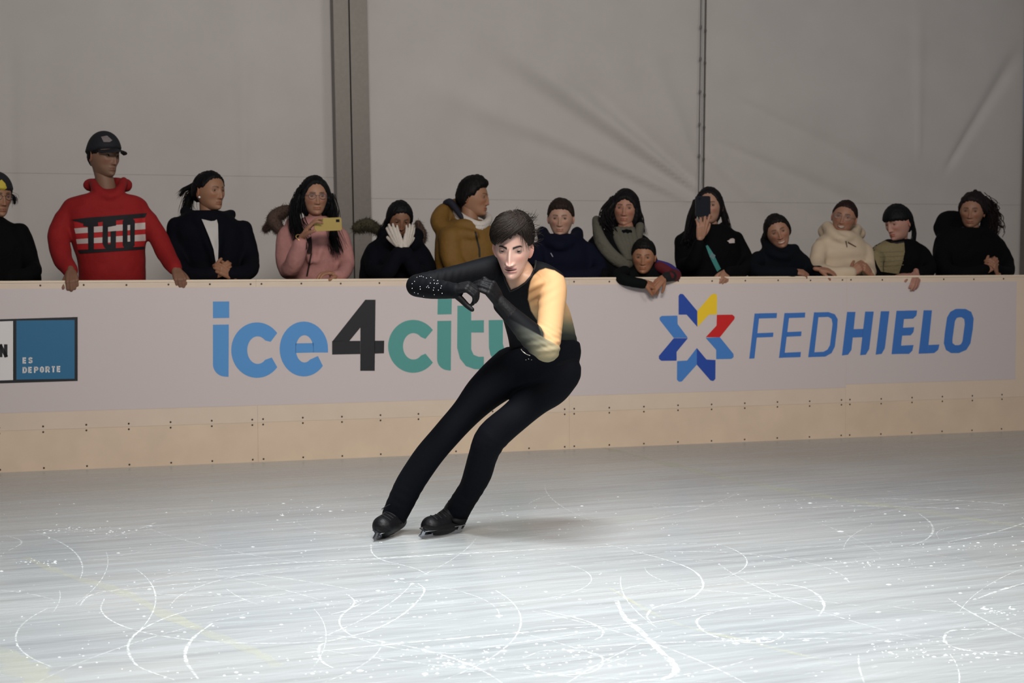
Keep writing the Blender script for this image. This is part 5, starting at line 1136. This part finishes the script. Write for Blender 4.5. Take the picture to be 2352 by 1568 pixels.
        # blade with toe picks and stanchions
        n = 25; v = []
        for i in range(n):
            x = i / (n - 1); p = g1 * (1 - x) + g0 * x; rock = .004 * (2 * x - 1) ** 2 + (.010 * sstep(.90, 1.0, x)); 
            if x > .90: rock += .004 * ((i % 2) == 0)
            v.append((p + ln * rock, p + ln * (.020 + .006 * sstep(.8, 1, x))))
        bl = MB(); vv = []
        for lo, hi in v:
            for s_ in (-1, 1): vv += [lo + sd * s_ * .002, hi + sd * s_ * .002]
        ff = []
        for i in range(n - 1):
            a = 4 * i; c_ = a + 4; ff += [(a, a + 1, c_ + 1, c_), (a + 2, c_ + 2, c_ + 3, a + 3), (a + 1, a + 3, c_ + 3, c_ + 1), (a, c_, c_ + 2, a + 2)]
        ff += [(0, 2, 3, 1), (4 * n - 4, 4 * n - 3, 4 * n - 1, 4 * n - 2)]; bl.add(np.array(vv), ff)
        for x0, x1 in ((.66, .97), (.08, .30)):
            m0 = g1 * (1 - (x0 + x1) / 2) + g0 * (x0 + x1) / 2; 
            for e_ in (x0, x1):
                p = g1 * (1 - e_) + g0 * e_; qd = p * .6 + m0 * .4; bl.box((p * .5 + qd * .5) + ln * .034, sd * .004, fw * .010, ln * .018)
            bl.box(m0 + ln * .048, sd * .020, fw * (x1 - x0) * Lb * .55, ln * .0025)
        sub(link('blade', bl.mesh(), steel, None, False), bo)
        # laces
        lc = MB(); S0_, S1_ = np.array(W(*sh0[:3])), T_ * .45 + M_ * .55; bb = bvh_of(bo.data)
        for i in range(6):
            a = i / 5; c0 = S1_ * (1 - a) + (S0_ * .6 + np.array(W(*sh1[:3])) * .4) * a; ptsl = []
            for j in range(7):
                w_ = (j / 6 - .5) * .05; st = c0 + sd * w_ + (fw + ln * .9) * .2; dr = -norm(fw + ln * .9 - sd * 0); h = bb.ray_cast(Vector(st), Vector(dr))
                if h[0] is not None: ptsl.append(np.array(h[0]) - dr * .0012)
            if len(ptsl) > 3: lc.tube(np.array(ptsl), .0019, 6, 2)
        if lc.n: sub(link('laces', lc.mesh(), lacem), bo)
        return bo
    lean = np.array([.42, .02, .90])
    A_ = skate((853, 1245), (904, 1227), (880, 1208, 6.36, .049), (897, 1200, 6.42, .050), (914, 1195, 6.50, .041), (908, 1178, 6.47, .048), (922, 1152, 6.45, .053), lean, 0)
    B_ = skate((958, 1240), (1059, 1222), (991, 1208, 6.40, .048), (1018, 1204, 6.46, .051), (1048, 1199, 6.53, .042), (1040, 1178, 6.51, .046), (1054, 1158, 6.49, .047), lean, 0)
    e = MB(); e.tube([np.array(W(896, 1158, 6.40)), np.array(W(886, 1163, 6.37)), np.array(W(877, 1169, 6.35))], .0018, 6, 3); sub(link('lace_end', e.mesh(), lacem), A_)
    # hair
    def ex(d, P, az):
        return .017 * sstep(.1, .9, d[:, 2]) + .012 * sstep(.0, .7, -d[:, 1]) * sstep(.1, .6, d[:, 2]) + .008 * gs(az + 60, 40) * sstep(-.1, .5, d[:, 2]) + .010 * gs(az - 110, 40) * sstep(.0, .5, d[:, 2])
    H = dict(wj=(.90, .08), line=[(-180, -.06), (-150, -.055), (-112, -.03), (-98, .012), (-78, .014), (-60, .020), (-40, .027), (-22, .036), (-8, .050), (8, .064), (25, .074), (42, .066), (55, .045), (70, .018), (80, .010), (98, .012), (112, -.03), (150, -.055), (180, -.06)], th=.010, extra=ex, freq=.7)
    d_, f_ = ICO[6]; Q, f = hairshell(6, H, 4); hb = MB(); hb.add(tf(Q), f); r = np.random.default_rng(11)
    def surf(az, el, off):
        a, e = math.radians(az), math.radians(el); dv = np.array([[math.sin(a) * math.cos(e), -math.cos(a) * math.cos(e), math.sin(e)]]); p = headbase(dv, .90, .08)[0]; th = .010 + ex(dv, p, np.array([az]))[0]
        return p + dv[0] * (th + off)
    for i in range(800):                  # combed from the parting towards picture left
        a0 = r.uniform(-10, 75); e0 = r.uniform(48, 86); a1 = a0 - r.uniform(50, 115); e1 = max(15, e0 - r.uniform(18, 52)); n = 6; o0 = r.uniform(-.003, .004)
        az1 = np.clip(a1, -120, 60); hl = np.interp(az1, [t_[0] for t_ in H['line']], [t_[1] for t_ in H['line']]); e1 = max(e1, math.degrees(math.asin(min(.9, (hl + .002) / .125))))
        pts = [surf(a0 + (az1 - a0) * s, e0 + (e1 - e0) * s ** 1.3, o0 + .002 * math.sin(3.14 * s)) for s in np.linspace(0, 1, n)]
        hb.tube(tf(np.array(pts)), list(np.linspace(.0016, .0005, n) * r.uniform(.6, 1.3)), 5, 3, .6)
    for i in range(380):                  # back and picture-right side
        a0 = r.uniform(20, 160); e0 = r.uniform(40, 80); a1 = a0 + r.uniform(10, 50); e1 = r.uniform(0, 35)
        pts = [surf(a0 + (a1 - a0) * s, e0 + (e1 - e0) * s, r.uniform(-.002, .003)) for s in np.linspace(0, 1, 5)]; hb.tube(tf(np.array(pts)), list(np.linspace(.0015, .0004, 5)), 5, 3, .6)
    for a0, e0, dv0, L0_, cnt in ((75, 52, (.85, .1, .55), .040, 34), (88, 30, (1, .2, .10), .036, 30), (60, 70, (.6, .0, .65), .022, 20), (100, 12, (.9, .4, -.2), .026, 22), (20, 80, (.5, 0, .45), .024, 16), (-20, 72, (-.2, 0, .6), .010, 10)):
        for i in range(cnt):              # windblown locks on picture right and crown
            p = surf(a0 + r.normal() * 9, e0 + r.normal() * 7, -.003); dv = norm(np.array(dv0) + r.normal(size=3) * .16); L_ = L0_ * r.uniform(.5, 1.25); bend = np.array([.0, .0, -1.0 if r.random() < .6 else .6]) * L_ * .35
            pts = [p, p + dv * L_ * .4, p + dv * L_ * .75 + bend * .35, p + dv * L_ + bend]; hb.tube(tf(np.array(pts)), [.0011, .0009, .0006, .0002], 3, 3, round_=False)
    for i in range(5):                    # thin hairs over the forehead
        a0 = r.uniform(22, 45); p = surf(a0, 38, -.004); q2 = surf(a0 + 4, 24, -.009); hb.tube(tf(np.array([p, (p + q2) / 2, q2])), [.0009, .0007, .0004], 4, 3, round_=False)
    link('hair', hb.mesh(), mat('skater_hair', (44, 37, 33), .6, bump=.2, bscale=90, vary=.25, spec=.2), root)
build_skater()
#PART6
